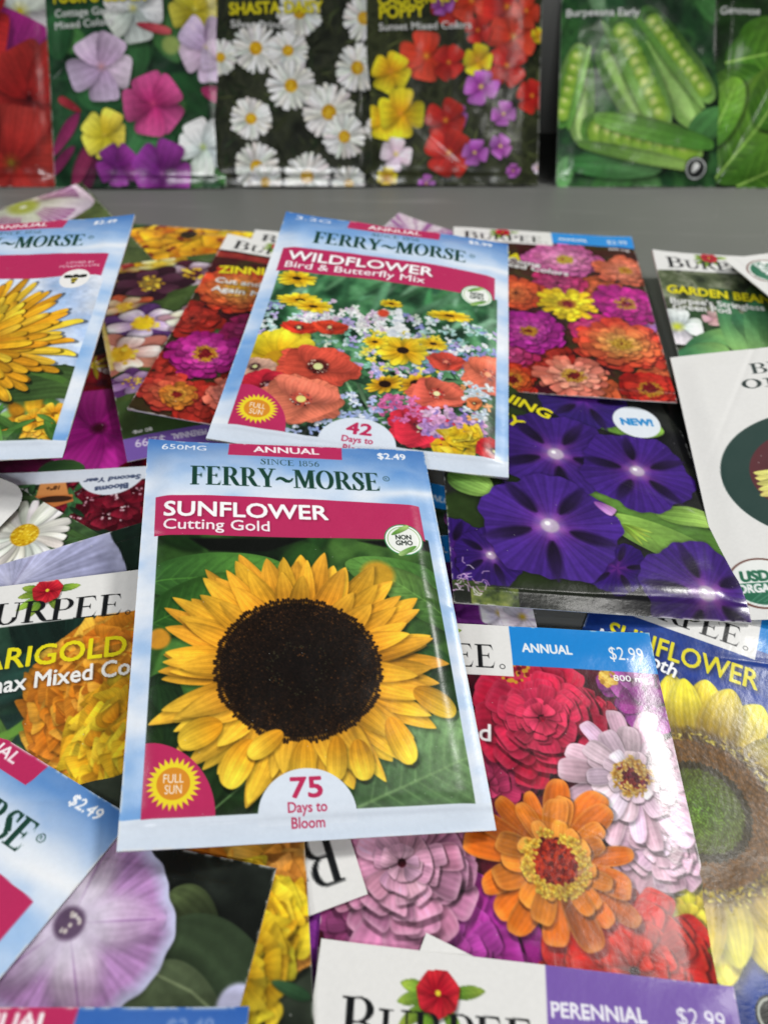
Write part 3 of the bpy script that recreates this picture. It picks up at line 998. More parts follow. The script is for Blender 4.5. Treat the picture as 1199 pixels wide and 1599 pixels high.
def art_front_edge(k):
    def pic(q):
        q.clouds(0, .3, 1, H, ('1c3018', '2f5426', '4a7a38'), .2, 9)
        rayflower(q, (.5, .9), .4, 24, 'd88a1c', 'f6cc3c', .1, .16)
    ferry(k, 53, 'SUNFLOWER', 'Dwarf Mixed', '$2.49', '60', tabx=(.27, .62), pic=pic)
    sl, X, Y = k.box(0, 0, 1, .1)
    m = ((X > .62) & (Y < .1)) * np.ones_like(Y)
    k.put(sl, (m * .6).astype(np.float32), hexc('1f4fa8'))


def art_zinnia_big(k):
    k.clouds(0, 0, 1, H, ('2a0c14', '45101c', '5a1828', '301018'), .1, 3)
    zinnia(k, (0.112,0.897), 0.112, '8a3c6c', 'a85c88', 12, 5, rin=.05, ring=None, core='5a1838')
    zinnia(k, (0.438,0.538), 0.163, 'a82850', 'c03c66', 13, 5, rin=.05, ring=None, core='5a1838')
    zinnia(k, (0.801,0.425), 0.114, 'a41c40', 'bc3a5c', 12, 4, rin=.05, ring=None, core='5a1838')
    zinnia(k, (0.911,0.179), 0.122, '9a3490', 'c46cbc', 12, 3, rin=.1, ring=None)
    zinnia(k, (0.943,0.275), 0.090, '9a3490', 'b04ca8', 10, 2, rin=.1, ring=None)
    k.dots((0.837,0.172), 0, .03, 40, .007, ('e0b040', 'f0d060', 'b08020'))
    zinnia(k, (0.936,0.863), 0.158, 'e4c424', 'f4e048', 13, 4, rin=.1, ring=None, core='c89820', blunt=.22)
    # crimson pompon
    zinnia(k, (0.728,0.339), 0.145, 'b41838', 'cc3456', 15, 4, rin=.05, ring=None, core='7a1424', blunt=.18, edge='c8405c')
    zinnia(k, (0.614,0.325), 0.217, 'bc1c3e', 'd43a5c', 15, 7, rin=.05, ring=None, core='8a1424', blunt=.2, edge='d04864', wk=1.5)
    k.dots((0.541,0.162), 0, .05, 60, .006, ('5a0f1c', 'c8942c', '8a1828'))
    # pale pink, right
    zinnia(k, (0.892,0.675), 0.150, 'e2b0ca', 'f0cadc', 12, 5, rin=.04, ring=None, core='d8a4c0', blunt=.2, edge='f0d4e0')
    zinnia(k, (0.855,0.490), 0.215, 'e6bcd2', 'f6dce6', 17, 3, rin=.20, core='6a1430', ring='e0c070', blunt=.26, rot=.2, edge='f2dce6', wk=1.2)
    # magenta bottom left
    zinnia(k, (0.327,0.974), 0.236, 'b02898', 'cc50b8', 14, 6, rin=.05, ring=None, core='7a1068', blunt=.18, edge='c858b8', wk=1.5)
    # rose pompon, left
    zinnia(k, (0.203,0.755), 0.219, 'd888b0', 'eab2cc', 14, 6, rin=.04, ring=None, core='b86a94', blunt=.18, edge='ecbcd2', wk=1.5)
    # red bottom right
    zinnia(k, (0.774,0.985), 0.234, 'cc1c1c', 'e43c2c', 17, 7, rin=.05, ring=None, core='a01414', blunt=.18, edge='d8482c', wk=1.4)
    # the orange one in front
    zinnia(k, (0.606,0.733), 0.234, 'e0701e', 'f49a3c', 16, 3, rin=.26, ring=None, core='8a1c10', blunt=.30, edge='f8b058', rot=.15, wk=1.02)
    k.dots((0.609,0.737), 0, .060, 240, .005, ('8a1c10', 'a82a14', '5f120c', 'c03818'))
    for j in range(110):
        a = k.rng.random() * 6.283
        c = (0.609,0.737)
        rr = .063 + .022 * k.rng.random()
        q = (c[0] + rr * cos(a), c[1] + rr * sin(a))
        for z in range(4):
            k.petal(q, k.rng.random() * 6.3, 0, .014, .008, 'b8801c', 'f2d050', a=.5, b=.3, shade=.35, vein=0)
    k.text('Mixed', (0.263,0.395), (0.457,0.406), .052, 'ffffff', bold=.012, shadow=.6)
    burpee(k, '2189d8', 'ANNUAL', '$2.99', None, None, weight='800 mg.', boxh=.190, bandh=.150, boxw=.542)


def art_zinnia_cut(k):
    k.clouds(0, 0, 1, H, ('2a0c14', '45101c', '3a3018', '301018'), .1, 3)
    Mz = sq(.9, pi / 2)
    for x, y in ((930,455),(1030,545),(850,560),(930,620),(790,555),(870,445),(1040,600),(930,520)):
        zinnia(k, UVL(x, y), .15, ('98241c', 'a8285c', 'b04c2c')[(x + y) % 3], ('b8382c', 'c04880', 'c8643c')[(x + y) % 3], 12, 4, ring=None, rin=.06)
    zinnia(k, (0.599,0.290), 0.227, 'c85a9c', 'e08cb8', 20, 6, ring='d8d050', core='8a1c40', rin=.14, M=sq(.8, pi/2), blunt=.2)
    zinnia(k, (0.915,0.361), 0.173, 'd8684c', 'e8886c', 15, 5, ring='e8b040', rin=.14, M=sq(.85, pi/2))
    zinnia(k, (0.327,0.639), 0.164, 'd84c2c', 'e87a44', 15, 6, ring=None, rin=.06)
    zinnia(k, (0.376,0.959), 0.180, 'a8208c', 'c848a8', 18, 6, ring='e0a838', rin=.16, core='7a1020')
    zinnia(k, (0.977,0.814), 0.080, 'b878c8', 'd09adc', 12, 2, ring=None)
    zinnia(k, (0.872,0.679), 0.186, 'a81a7c', 'c42c90', 17, 4, ring='d8a850', core='8a3a70', rin=.22)
    zinnia(k, (0.581,0.712), 0.162, 'e8c020', 'f4dc30', 17, 3, ring='e0b030', core='7a1830', rin=.26, wk=1.0, M=sq(.9, pi/2))
    zinnia(k, (0.811,1.012), 0.239, 'd03c2c', 'f0a858', 20, 7, ring='e8c048', core='c8702c', rin=.14, M=sq(.85, pi/2))
    zinnia(k, (0.286,1.327), 0.121, 'a8281c', 'd0682c', 15, 5, ring='e8b03c', rin=.28, core='6a1418')
    zinnia(k, (0.896,1.327), 0.158, 'a81c18', 'c83828', 16, 5, ring='e0a830', rin=.28, M=sq(.85, pi/2))
    zinnia(k, (0.561,1.275), 0.181, 'd8705c', 'eca088', 18, 4, ring='e8c050', core='6a1c24', rin=.24, M=sq(.85, pi/2), wk=1.1)
    burpee(k, '2f8fe0', 'ANNUAL', '$2.99', ('ZINNIA', (.04, .235), (0.360,0.325), .058), [('Cut and Come', (.04, .290), (0.463,0.382), .042), ('Again Mixed Colors', (.04, .345), (0.606,0.452), .042)], weight='500 mg.')


def art_zinnia_again(k):
    k.clouds(0, 0, 1, H, ('2a0c14', '3f1018', '3a3018', '2c2014'), .1, 13)
    k.leaves(0, .8, .5, 1.1, 12, .2, ('2c4020', '3c5a2c', '24341a'), .004)
    for x, y in ((400,600),(300,500),(240,580),(320,635),(430,480),(395,520)):
        zinnia(k, UVS(x, y), .15, ('98241c', '8a1c50')[x % 2], ('b8382c', 'a83870')[x % 2], 12, 4, ring=None, rin=.06)
    zinnia(k, (0.600,0.884), 0.166, 'b02080', 'c84a9c', 17, 6, ring='e0a838', rin=.16)
    zinnia(k, (0.184,0.477), 0.224, 'c83a24', 'e8a04c', 20, 8, ring='e8b83c', core='a03028', rin=.13, M=sq(.9, pi/2))
    k.clouds(.0, .17, 1, .22, ('7a1c24', '8a2a28', '9a3a2c'), .05, 3)
    zinnia(k, (0.186,0.991), 0.174, '98186e', 'c43c9a', 19, 5, ring='e8b03c', core='7a1420', rin=.25)
    zinnia(k, (0.113,1.265), 0.136, 'b0342c', 'd86a48', 15, 4, ring='d8942c', core='7a1c1c', rin=.1, M=sq(.9, pi/2))
    zinnia(k, (0.159,1.277), 0.081, 'c07028', 'd8943c', 14, 3, ring='e8b040', core='7a1c1c', rin=.3)
    zinnia(k, (0.354,1.213), 0.117, 'd8705c', 'e89080', 15, 5, ring=None, rin=.08, M=sq(.9, 0))
    burpee(k, '2f8fe0', 'ANNUAL', '$2.99', ('ZINNIA', (0.059,0.364), (0.326,0.307), .060), [('Cut and Come', (0.066,0.449), (0.469,0.415), .040), ('Again Mixed Colors', (0.069,0.521), (0.637,0.487), .040)])


def art_morning_glory(k):
    k.clouds(0, 0, 1, H, ('14141a', '1c1c1e', '2a2c28', '18181a'), .15, 3)
    k.leaves(0, .2, 1, H, 8, .3, ('2a3a1c', '3c4e24'), .008, wd=.7, b=.5)
    lf = dict(a=.5, b=.5, vein=.13)
    bigleaf(k, (0.591,0.402), .25, .34, .17, '5c8434', '8ab048')
    k.petal((0.018,0.804), .5, 0, .18, .14, '5f8a3c', '88ae50', **lf)
    bigleaf(k, (0.508,0.888), .45, .58, .22, '5c8438', '4c7430')
    bigleaf(k, (0.574,0.986), .50, .50, .15, '86ac4c', '6a9440')
    k.petal((0.771,0.955), .05, 0, .25, .10, '6d9840', '9cc060', **lf)
    c, g, st = '3c2274', '8a3c92', '1c122a'
    trumpet(k, (0.619,0.317), 0.190, '33206a', '6a2c90', st, None, white=None)
    trumpet(k, (0.007,1.180), 0.141, '321a68', '5a2484', st, None, white=None)
    trumpet(k, (0.140,1.204), 0.136, '341c6a', '8a44a0', st, sq(.9, .6), white='d8b8e0')
    trumpet(k, (0.573,1.228), 0.126, '2e1466', '6a2c7c', st, sq(.8, 1.0), white=None)
    trumpet(k, (0.444,0.668), 0.238, c, g, st, None, rot=.3)
    trumpet(k, (0.752,0.735), 0.216, '3e2278', g, st, None, rot=.9)
    trumpet(k, (0.367,1.048), 0.251, '42267c', '9a44a6', st, None, rot=.35)
    trumpet(k, (0.863,1.312), 0.221, '3f2378', '9a44a0', st, None, rot=-.5)
    for z in range(4):
        k.petal((0.633,1.024), .3 + z * .25, 0, .11, .018, '6a8c30', 'aac850', a=.5, b=.8)
    for z in range(4):
        k.petal((0.551,0.917), .55 + z * .10, 0, .085, .028, '9c5ab0', 'c890cc', a=.5, b=.3)
    # dark strip at the foot with a little of the leaf, and worn ink at the corner
    sl, X, Y = k.box(0, H * .93, 1, H)
    f = np.clip((Y - H * .945) / .03, 0, 1) * np.clip(1.1 - X * .9, 0, 1)
    k.put(sl, (f * .8).astype(np.float32), hexc('17171a'))
    k.clouds(.06, H * .955, .22, H, ('25301c', '5a6a30', '8a9048'), .03, 4)
    for i in range(26):
        p = np.array(UVK(712 + k.rng.random() * 45, 880 + k.rng.random() * 50))
        a = k.rng.random() * 6.3
        k.line([p, p + [.012 * cos(a), .012 * sin(a)], p + [.03 * cos(a + .6), .03 * sin(a + .6)]], .003, ('d8b8dc', 'c08cc8', 'eadcec')[i % 3])
    burpee(k, '2a86d6', 'ANNUAL', '$2.99', None, None, weight='1.8 g.')
    k.text('MORNING', (.06, .235), (0.444,0.458), .055, 'e9dc24', bold=.022, shadow=.3)
    k.text('GLORY', (.06, .320), (0.310,0.534), .055, 'e9dc24', bold=.022, shadow=.3)
    c = (0.817,0.436)
    k.disc(c, .098, 'e6edf4')
    k.text('NEW!', (c[0] - .064, c[1] + .022), (c[0] + .066, c[1] + .018), .040, '2f8fd0', bold=.04)
    k.part('badge', indisc(c, .098))


def pod(k, p0, p1, wd, open_=False, peas=8, c0='4c8434', c1='8cb860'):
    p0, p1 = np.array(p0), np.array(p1)
    d = p1 - p0; L = np.hypot(*d); a = math.atan2(d[1], d[0])
    k.petal(p0, a, 0, L, wd, c0, c1, a=.35, b=.35, vein=.05, shade=.5, nv=2)
    k.petal(p0, a, L * .05, L * .9, wd * .45, c1, 'a8d078', a=.35, b=.35, vein=.02, shade=0, soft=.02)
    if open_:
        k.petal(p0, a, L * .05, L * .9, wd * .62, '3c6c24', '5c9238', a=.3, b=.3, shade=0)
        for i in range(peas):
            f = .12 + .78 * (i + .5) / peas
            c = p0 + d * f
            k.disc(c, wd * .30, 'b4d850', col2='7aa838')
            k.disc(c + np.array([-wd * .06, -wd * .07]), wd * .10, 'd8e888', soft=wd * .1)
        k.petal(p0 + np.array([d[1], -d[0]]) / L * -wd * .34, a, 0, L, wd * .3, '6aa444', '9ccc68', a=.35, b=.35, shade=.3)


def art_pea(k):
    k.clouds(0, 0, 1, H, ('14281a', '24482a', '3c6c38', '1a3420'), .12, 3)
    k.leaves(0, .1, 1, .7, 16, .3, ('4a8044', '2f6038', '78a878', 'a8c8a8'), .006, wd=.7, b=.5)
    pod(k, (0.112,0.644), (0.130,1.166), .16)
    pod(k, (0.008,1.078), (0.111,0.627), .15, True, 6)
    pod(k, (0.458,0.593), (0.796,1.078), .20)
    pod(k, (0.451,0.440), (0.880,0.938), .17, True, 9)
    pod(k, (0.222,0.644), (0.556,1.113), .20)
    pod(k, (0.289,0.474), (0.629,1.096), .20, True, 9)
    k.leaves(.05, 1.15, .9, 1.4, 8, .3, ('4a8044', '5f9858', '2f6038'), .006, wd=.6)
    k.petal((0.059,1.272), .05, 0, .55, .14, '3f7a40', '78b070', a=.4, b=.4)
    pod(k, (0.127,1.078), (0.840,1.219), .26, True, 9, '5f9a3c', '9ccc60')
    k.petal((0.199,1.025), .22, 0, .72, .12, '7ab04c', '4f8a34', a=.35, b=.35)
    k.disc((0.804,1.304), .065, '1a1c1c'); k.disc((0.804,1.304), .058, 'd8dcd8'); k.disc((0.804,1.304), .050, '2a2c2c')
    k.petal((0.783,1.326), -1.0, 0, .06, .04, 'e0e0dc', 'e0e0dc')
    burpee(k, '2a86d6', 'ANNUAL', '$2.99', ('PEA', (.05, .31), (.30, .31), .055), [('Burpeeana Early', (0.030,0.481), (0.439,0.481), .040)])


def art_basil(k):
    k.clouds(0, 0, 1, H, ('12200f', '1f3a18', '2f5424'), .15, 5)
    for x, y, a, L, w_ in ((1150,60,.2,.4,.3),(1130,100,-.2,.5,.34),(1110,150,.6,.5,.3),(1190,120,2.6,.4,.3),(1110,215,-.5,.4,.26),(1115,280,-.9,.75,.44),(1150,290,-.4,.6,.36),(1105,230,-1.2,.4,.2),(1180,200,-1.0,.4,.3)):
        p = UVb6(x, y)
        bigleaf(k, p, a, L, w_, '467a24', '7cae3c', bb=.45, shade=.55)
        p2 = (p[0] + cos(a) * L * .9, p[1] + sin(a) * L * .9)
        k.line([p, p2], .010, 'b4dc70', soft=.006, w2=.003)
    burpee(k, '3a9a4a', 'HERB', '$2.99', ('BASIL', (.05, .31), (.42, .31), .055), [('Genovese', (0.028,0.462), (0.246,0.469), .040)])


def art_poppy(k):
    k.clouds(0, 0, 1, H, ('1c1f14', '2c3020', '40452c', '252a1a'), .08, 3)
    k.leaves(0, .4, 1, H, 220, .10, ('3c4428', '4f5832', '2a301c', '6a7440'), .003, wd=.10, b=.9)
    def pp(x, y, R, c0, c1, n=4, rot=0., ce='f0b040'):
        p = UVb4(x, y)
        broad(k, p, R, (c0, c1), n, sq(.85 + .15 * k.rng.random(), k.rng.random() * 3), rot, 1.35, ce, b=.2, rc=.07)
    V, W_ = ('8a2f8c', 'c070c8'), ('e8c8e0', 'f2e4f0')
    R_ = ('b01c1c', 'd8382c'); O = ('d83a20', 'e8503a'); Y = ('e8a41c', 'f4e030')
    for x, y, R, c, rot in ((700,15,.14,R_,.2),(735,5,.16,O,.5),(790,15,.20,R_,.1),(800,60,.20,O,.3),(690,10,.09,V,.2),(665,90,.20,O,.1),(700,100,.13,R_,.7),(745,50,.11,R_,.4),
                         (790,105,.16,R_,.9),(820,20,.12,O,.0),(610,115,.16,Y,.5),(600,190,.16,Y,.2),(625,180,.19,Y,.0),(830,150,.13,R_,.4),(745,97,.12,Y,.3),(750,138,.14,V,.2),
                         (708,185,.11,V,.3),(695,190,.16,R_,.4),(785,180,.10,V,.1),(700,240,.19,R_,.6),(740,240,.11,V,.2),(780,230,.10,V,.6),(618,243,.13,W_,.2),(800,268,.06,V,.1),
                         (665,287,.07,V,.2),(605,278,.08,Y,.2),(838,262,.04,W_,.1),(840,55,.06,Y,.2)):
        pp(x, y, R * .72, c[0], c[1], rot=rot, ce='f4e060' if c is V or c is W_ else 'f0a030')
    burpee(k, '2a86d6', 'ANNUAL', '$2.99', ('CALIFORNIA', (0.069,0.432), (0.511,0.412), .062), [('Sunset Mixed Colors', (0.072,0.565), (0.597,0.554), .038)])
    k.text('POPPY', (0.076,0.500), (0.329,0.490), .062, 'e9dc24', bold=.022, shadow=.6)


def art_daisy(k):
    k.clouds(0, 0, 1, H, ('1a1c16', '262a20', '383c2c', '20241a'), .09, 3)
    k.leaves(0, .3, 1, H, 200, .09, ('3a4028', '4c5434', '262b1c', '2c3a24'), .003, wd=.16, b=.9)
    for x, y, R in ((400,76,.165),(450,80,.145),(468,20,.16),(568,28,.155),(345,90,.12),(558,107,.165),(455,135,.17),(514,177,.19),(538,215,.155),(393,187,.15),(402,262,.165),(480,277,.17),(545,287,.12),(415,285,.12),(590,95,.11),(590,200,.09)):
        daisy(k, UVb3(x, y), R * .83, sq(.9 + .1 * k.rng.random(), k.rng.random() * 3), n=19)
    burpee(k, '7a5cb0', 'PERENNIAL', '$2.99', ('SHASTA DAISY', (0.169,0.467), (0.698,0.457), .060), [('Silver Princess', (0.174,0.535), (0.543,0.545), .038)])


def art_four(k):
    k.clouds(0, 0, 1, H, ('0f2418', '1a3a24', '2f5a38', '16301e'), .15, 3)
    k.leaves(0, .2, 1, H, 34, .30, ('26502e', '34643a', '1c3c24', '4a7c44'), .006, wd=.7, b=.5)
    def f4(x, y, R, c, rot=0., ce='e8e070', wd=1.2):
        broad(k, UVb2(x, y), R * .80, c, 5, sq(.95, .5), rot, wd * 1.0, ce, b=.17, rc=.05, throat=None)
    P_ = ('c8a8cc', 'e4cce8'); M_ = ('b03070', 'd85a98'); Yl = ('c8b428', 'eadc58'); Wh = ('c8d4d0', 'eef2ee'); Pu = ('6a1c70', '9a3c9c')
    k.leaves(.1, .95, .3, 1.3, 5, .25, ('8a2c5c', 'a8386c'), .004, dirn=2.2, wd=.25)
    f4(305,15,.18,Yl,.3); f4(210,15,.22,Wh,.1); f4(325,75,.22,P_,.2); f4(345,95,.15,P_,.7)
    k.petal((0.520,0.519), .2, 0, .2, .05, 'a03040', 'c85a60')
    k.petal((0.874,0.862), .3, 0, .15, .09, 'a02c5c', 'c85080')
    k.petal((0.179,0.984), -2.6, 0, .15, .05, '8a2430', 'a83440')
    k.disc((0.710,0.628), .05, '9cb060', soft=.02)
    f4(160,105,.235,P_,.32, ce='e8a8b0'); f4(240,162,.215,M_,.6, ce='d84a80', wd=1.3); f4(165,212,.17,Yl,.15, ce='c8b040'); f4(318,230,.19,Wh,.5, ce='b8d060')
    f4(185,260,.15,Pu,.3, ce='7a2c80'); f4(255,272,.22,Pu,.2, ce='a060a0')
    burpee(k, '2a86d6', 'ANNUAL', '$2.99', ("FOUR O'CLOCK", (0.053,0.401), (0.580,0.395), .060), [('Cottage Garden', (0.056,0.475), (0.450,0.459), .038), ('Mixed Colors', (0.053,0.540), (0.386,0.519), .038)])


def art_petunia(k):
    k.clouds(0, 0, 1, H, ('2a3428', '3c4a38', '1f2a20', '586a50'), .15, 3)
    def pt(x, y, R, c, rot, ce=None):
        broad(k, UVb1(x, y), R * .85, c, 5, sq(.9, .7), rot, 1.45, ce, b=.14, rc=.06)
    pt(35,20,.34,('c8ccc8','eef0ec'),.3,'c8b840'); pt(5,100,.34,('88206a','b83090'),.1); pt(-60,60,.35,('a01c24','c83030'),.1)
    pt(48,155,.36,('8c1c1c','b83430'),.4,'3a0c10'); pt(20,255,.36,('a02420','c03c34'),.0,'7a5a1c'); pt(-80,200,.36,('88206a','b83090'),.1); pt(-70,290,.3,('c8ccc8','eef0ec'),.1)
    burpee(k, '2a86d6', 'ANNUAL', '$2.99', ('PETUNIA', (.05, .24), (.6, .24), .060), [('Dwarf Bedding Mixed', (.05, .31), (.7, .31), .038)])


def art_bean(k):
    k.clouds(0, 0, 1, H, ('20281c', '3a4430', '5a6448', '8a9078', '2c3424'), .10, 3, 1, 2.2)
    k.clouds(.55, .1, 1, .45, ('10140c', '1c2014'), .1, 6)
    k.leaves(0, .35, 1, H, 20, .3, ('2f4a2c', '4a6a3c', '243420'), .006, wd=.7)
    broad(k, (0.027,0.558), .12, ('c8d0d0', 'eef0ec'), 4, centre='c8d040', b=.2)
    broad(k, (0.200,0.495), .05, ('c898a0', 'd8b0b4'), 4, centre=None, b=.2)
    for (x0, y0), (x1, y1) in (((1075,550),(1145,520)), ((1130,470),(1165,560)), ((1150,490),(1199,540)), ((1180,470),(1190,560)), ((1060,560),(1130,545))):
        k.petal(UVM(x0, y0), math.atan2(UVM(x1, y1)[1] - UVM(x0, y0)[1], UVM(x1, y1)[0] - UVM(x0, y0)[0]), 0, math.dist(UVM(x0, y0), UVM(x1, y1)) * 1.1, .13, '3f7a54', '86b468', a=.35, b=.35, vein=.06, shade=.4)
    k.rect(0, 0, 1, .150, 'e9e8e5')
    burpee(k, None, None, None, ('GARDEN BEAN', (0.024,0.320), (0.499,0.367), .056), [("Burpee's Stringless", (0.026,0.395), (0.456,0.421), .040), ('Green Pod', (0.030,0.441), (0.293,0.453), .040)])


def usda(k, c, r, a=0):
    k.disc(c, r * 1.06, '6a3c30', ring=.93)
    k.disc(c, r * .98, 'f2f4f0')
    k.disc(c, r * .90, 'f2f4f0')
    pts = [(c[0] + r * .9 * cos(t), c[1] + r * .9 * sin(t)) for t in np.linspace(.0, pi, 30)]
    k.poly(pts, '1f6a4c')
    for i in range(5):
        k.line([(c[0] - r * .5 + i * r * .2, c[1] + r * .80), (c[0] + r * (i * .3 - .1), c[1] + r * .45)], .002, '6aa888')
    k.text('USDA', (c[0] - r * .60, c[1] - r * .08), (c[0] + r * .60, c[1] - r * .08), r * .42, '1f6a4c', bold=.035)
    k.text('ORGANIC', (c[0] - r * .78, c[1] + r * .40), (c[0] + r * .78, c[1] + r * .40), r * .34, 'f4f6f4', bold=.03)
    k.part('seal', indisc(c, r * 1.05))


def organic(k, centre, rad, a0=(.33, .155), b0=(.255, .268)):
    k.rect(0, 0, 1, H, 'e9e8e5')
    k.text('BURPEE', a0, (a0[0] + .42, a0[1]), .070, '1d2e2c', fam='serif')
    k.text('öŕ', b0, (b0[0] + .15, b0[1]), .088, '1d2e2c', fam='serif')
    k.text('ģ', (b0[0] + .155, b0[1]), (b0[0] + .225, b0[1]), .088, '1d2e2c', fam='serif')
    c = centre
    k.disc(c, rad, '1c3c36')
    k.disc(c, rad * .70, '3c141c', col2='5a2028')
    for i in range(5):
        k.petal((c[0] - rad * .66, c[1] - .02 + i * .03), .25 - i * .12, 0, rad * 1.2, .09, 'd8d070', 'e8e4c0', a=.6, b=.4)
    k.part('picture', indisc(c, rad))


def art_organic(k):
    organic(k, (0.410,0.761), 0.331, (0.291,0.175), (0.240,0.263))
    usda(k, (0.123,1.255), .10)


def art_organic_corner(k):
    organic(k, (.55, .70), .40)
    usda(k, (.165, 1.255), .105)


def art_blue_sunflower(k):
    k.clouds(0, 0, 1, H, ('16307c', '1c3a8c', '24489a', '142c70'), .12, 3)
    c = (0.457,0.742)
    rr_ = 0.237
    for j in range(15):
        a = j * 2 * pi / 15 + (k.rng.random() - .5) * .2
        k.petal(c, a, rr_ * .85, .24 * (.9 + .2 * k.rng.random()), .125 * (.9 + .3 * k.rng.random()), 'b8981c', 'f6e640', a=.5, b=.62, vein=.12, shade=.38, fold=.9)
    for j in range(15):
        a = (j + .5) * 2 * pi / 15 + (k.rng.random() - .5) * .2
        k.petal(c, a, rr_ * .8, .22 * (.9 + .2 * k.rng.random()), .115 * (.9 + .3 * k.rng.random()), '9c7c1c', 'eedc3c', a=.5, b=.62, vein=.12, shade=.38, fold=.9)
    k.disc(c, rr_ * 1.02, '4a3414', soft=.03)
    for i in range(420):
        a = k.rng.random() * 6.283
        r = rr_ * (.95 + .16 * (k.rng.random() - .5))
        k.petal((c[0] + r * cos(a), c[1] + r * sin(a)), k.rng.random() * 6.3, 0, .022, .007, '8a7420', ('d8c850', 'b8a030', '6a5418')[i % 3], shade=.4, vein=0)
    k.disc(c, rr_ * .88, '3c3414', soft=.01, col2='5c4018')
    N = 2400
    for i in range(N):
        r = rr_ * .88 * math.sqrt(i / N)
        a = i * 2.39996
        f = r / (rr_ * .88)
        if f < .58:
            col = hexc('6c9a34') * (1 - f / .58) + hexc('4c5c24') * (f / .58)
        elif f < .68:
            col = hexc('2c2814')
        else:
            col = hexc('6e4a1e')
        col = col * (.75 + .5 * k.rng.random())
        k.disc((c[0] + r * cos(a), c[1] + r * sin(a)), .0036, col)
    burpee(k, '2189d8', 'ANNUAL', '$2.99', None, None, boxh=.18, boxw=.53, bandh=.14)
    k.text('SUNFLOWER', (0.081,0.302), (0.551,0.289), .070, 'e9dc24', bold=.01, shadow=.45)
    k.text('Mammoth', (.05, .32), (0.309,0.353), .050, 'ffffff', bold=.012, shadow=.6)
    k.disc((0.707,1.167), .045, '22241f'); k.disc((0.707,1.167), .039, 'c8ccc0'); k.disc((0.707,1.167), .034, '2a2c28')


def art_marigold(k):
    k.clouds(0, 0, 1, H, ('10201a', '1c3428', '2c4c3a', '182a22'), .12, 3)
    k.leaves(0, .2, 1, H, 26, .26, ('24443a', '325846', '1a332a'), .005, wd=.5)
    k.leaves(.1, .55, .55, .95, 50, .14, ('4a7a34', '6a9a44', '2f5a2c'), .001, wd=.12, b=.9)
    k.line([(0.140,0.531),(0.208,0.509),(0.275,0.465)], .03, '6a9a3c', soft=.006)
    k.disc((0.268,0.450), .035, '7aa040', col2='5a7a2c')
    ruffles(k, (0.625,0.456), .42, ('d88a24', 'e8a438', 'c87820', 'e0b040'), 300, size=.17)
    ruffles(k, (0.455,0.421), .25, ('d98828', 'eca83c', 'cf7a20'), 240, size=.19)
    ruffles(k, (0.608,0.617), .30, ('f0c02c', 'f6d438', 'e4a424'), 340, size=.15)
    k.rect(0, 0, 1, .150, 'e9e8e5')
    burpee(k, None, None, None, None, None, logo=False)
    k.rect(0, 0, 1, .155, 'e9e8e5')
    seedhouse(k, (-0.002,0.140), (0.503,0.163), .098)
    k.part('logo_panel', inrect(-.1, -.1, 1.1, .155))
    k.text('MARIGOLD', (0.014,0.298), (0.520,0.304), .066, 'ecdf1e', bold=.012, shadow=.45)
    k.text('Climax Mixed Colors', (0.032,0.380), (0.646,0.368), .052, 'f4f4f2', bold=.012, shadow=.6)


def art_marigold_low(k):
    k.clouds(0, 0, 1, H, ('181c18', '242a22', '343c30', '4a5044'), .12, 5)
    k.leaves(0, .9, 1, H, 16, .22, ('222c24', '2c3a2e', '1c241e'), .006, wd=.4)
    ruffles(k, (0.872,0.668), .30, ('e08c2c', 'f0a844', 'd87c24', 'e8b450'), 170, size=.26)
    ruffles(k, (0.960,0.741), .13, ('e0943a', 'e8a850', 'b87830'), 70, size=.34)
    ruffles(k, (0.846,0.816), .17, ('ecc42c', 'f4d838', 'e0ac24'), 110, size=.34)
    ruffles(k, (0.823,0.910), .15, ('e0bc2c', 'ecd438', 'c8a024'), 70, size=.34)
    k.petal((0.994,0.984), 3.6, 0, .10, .03, '2c4a30', '3a5e3c', a=.5, b=.7)
    burpee(k, '2189d8', 'ANNUAL', '$2.99', ('MARIGOLD', (.05, .235), (.6, .235), .058), None)


def art_lilac_glory(k):
    k.clouds(0, 0, 1, H, ('131614', '1c201c', '2a302a', '161a17'), .15, 3)
    k.petal((0.250,1.289), pi + .45, 0, .20, .13, '4c5a38', '3e4a30', a=.5, b=1.0, vein=.1)
    k.petal((0.255,1.186), pi + .5, 0, .40, .32, '414e38', '303c2c', a=.4, b=.5, vein=.07)
    k.petal((0.249,1.118), pi + .75, 0, .34, .24, '4e5c40', '36422e', a=.4, b=.5, vein=.07)
    k.line([(0.242,1.126),(0.119,1.102),(0.037,1.066)], .005, '8a9870', soft=.003)
    trumpet(k, (0.515,0.964), .16, '24105c', '3c1c80', None, white=None)
    k.disc((0.003,1.091), .05, 'c8c8e8', soft=.01)
    c = (0.459,1.184)
    trumpet(k, (0.440,1.180), 0.236, 'b084b8', 'e0cce8', None, sq(.98, 1.4), white=None, wavy=.03, rim='c4c4e4')
    for j in range(5):
        a = .4 + j * 2 * pi / 5
        k.petal(c, a, .02, .215, .12, 'f0e4f2', 'c49cc8', a=.9, b=1.0, shade=0, vein=.05, soft=.04, fold=0)
        k.line([c, (c[0] + .21 * cos(a), c[1] + .21 * sin(a))], .004, '8a5a98', soft=.003, alpha=.6)
    k.disc(c, .09, 'e4d8ee', soft=.07, alpha=.8)
    k.disc(c, .038, '6a5470', soft=.012)
    k.dots(c, .004, .026, 11, .0045, ('e8e0dc', 'd8ccc8'))
    burpee(k, '2189d8', 'ANNUAL', '$2.99', ('MORNING GLORY', (.05, .235), (.8, .235), .055), None)


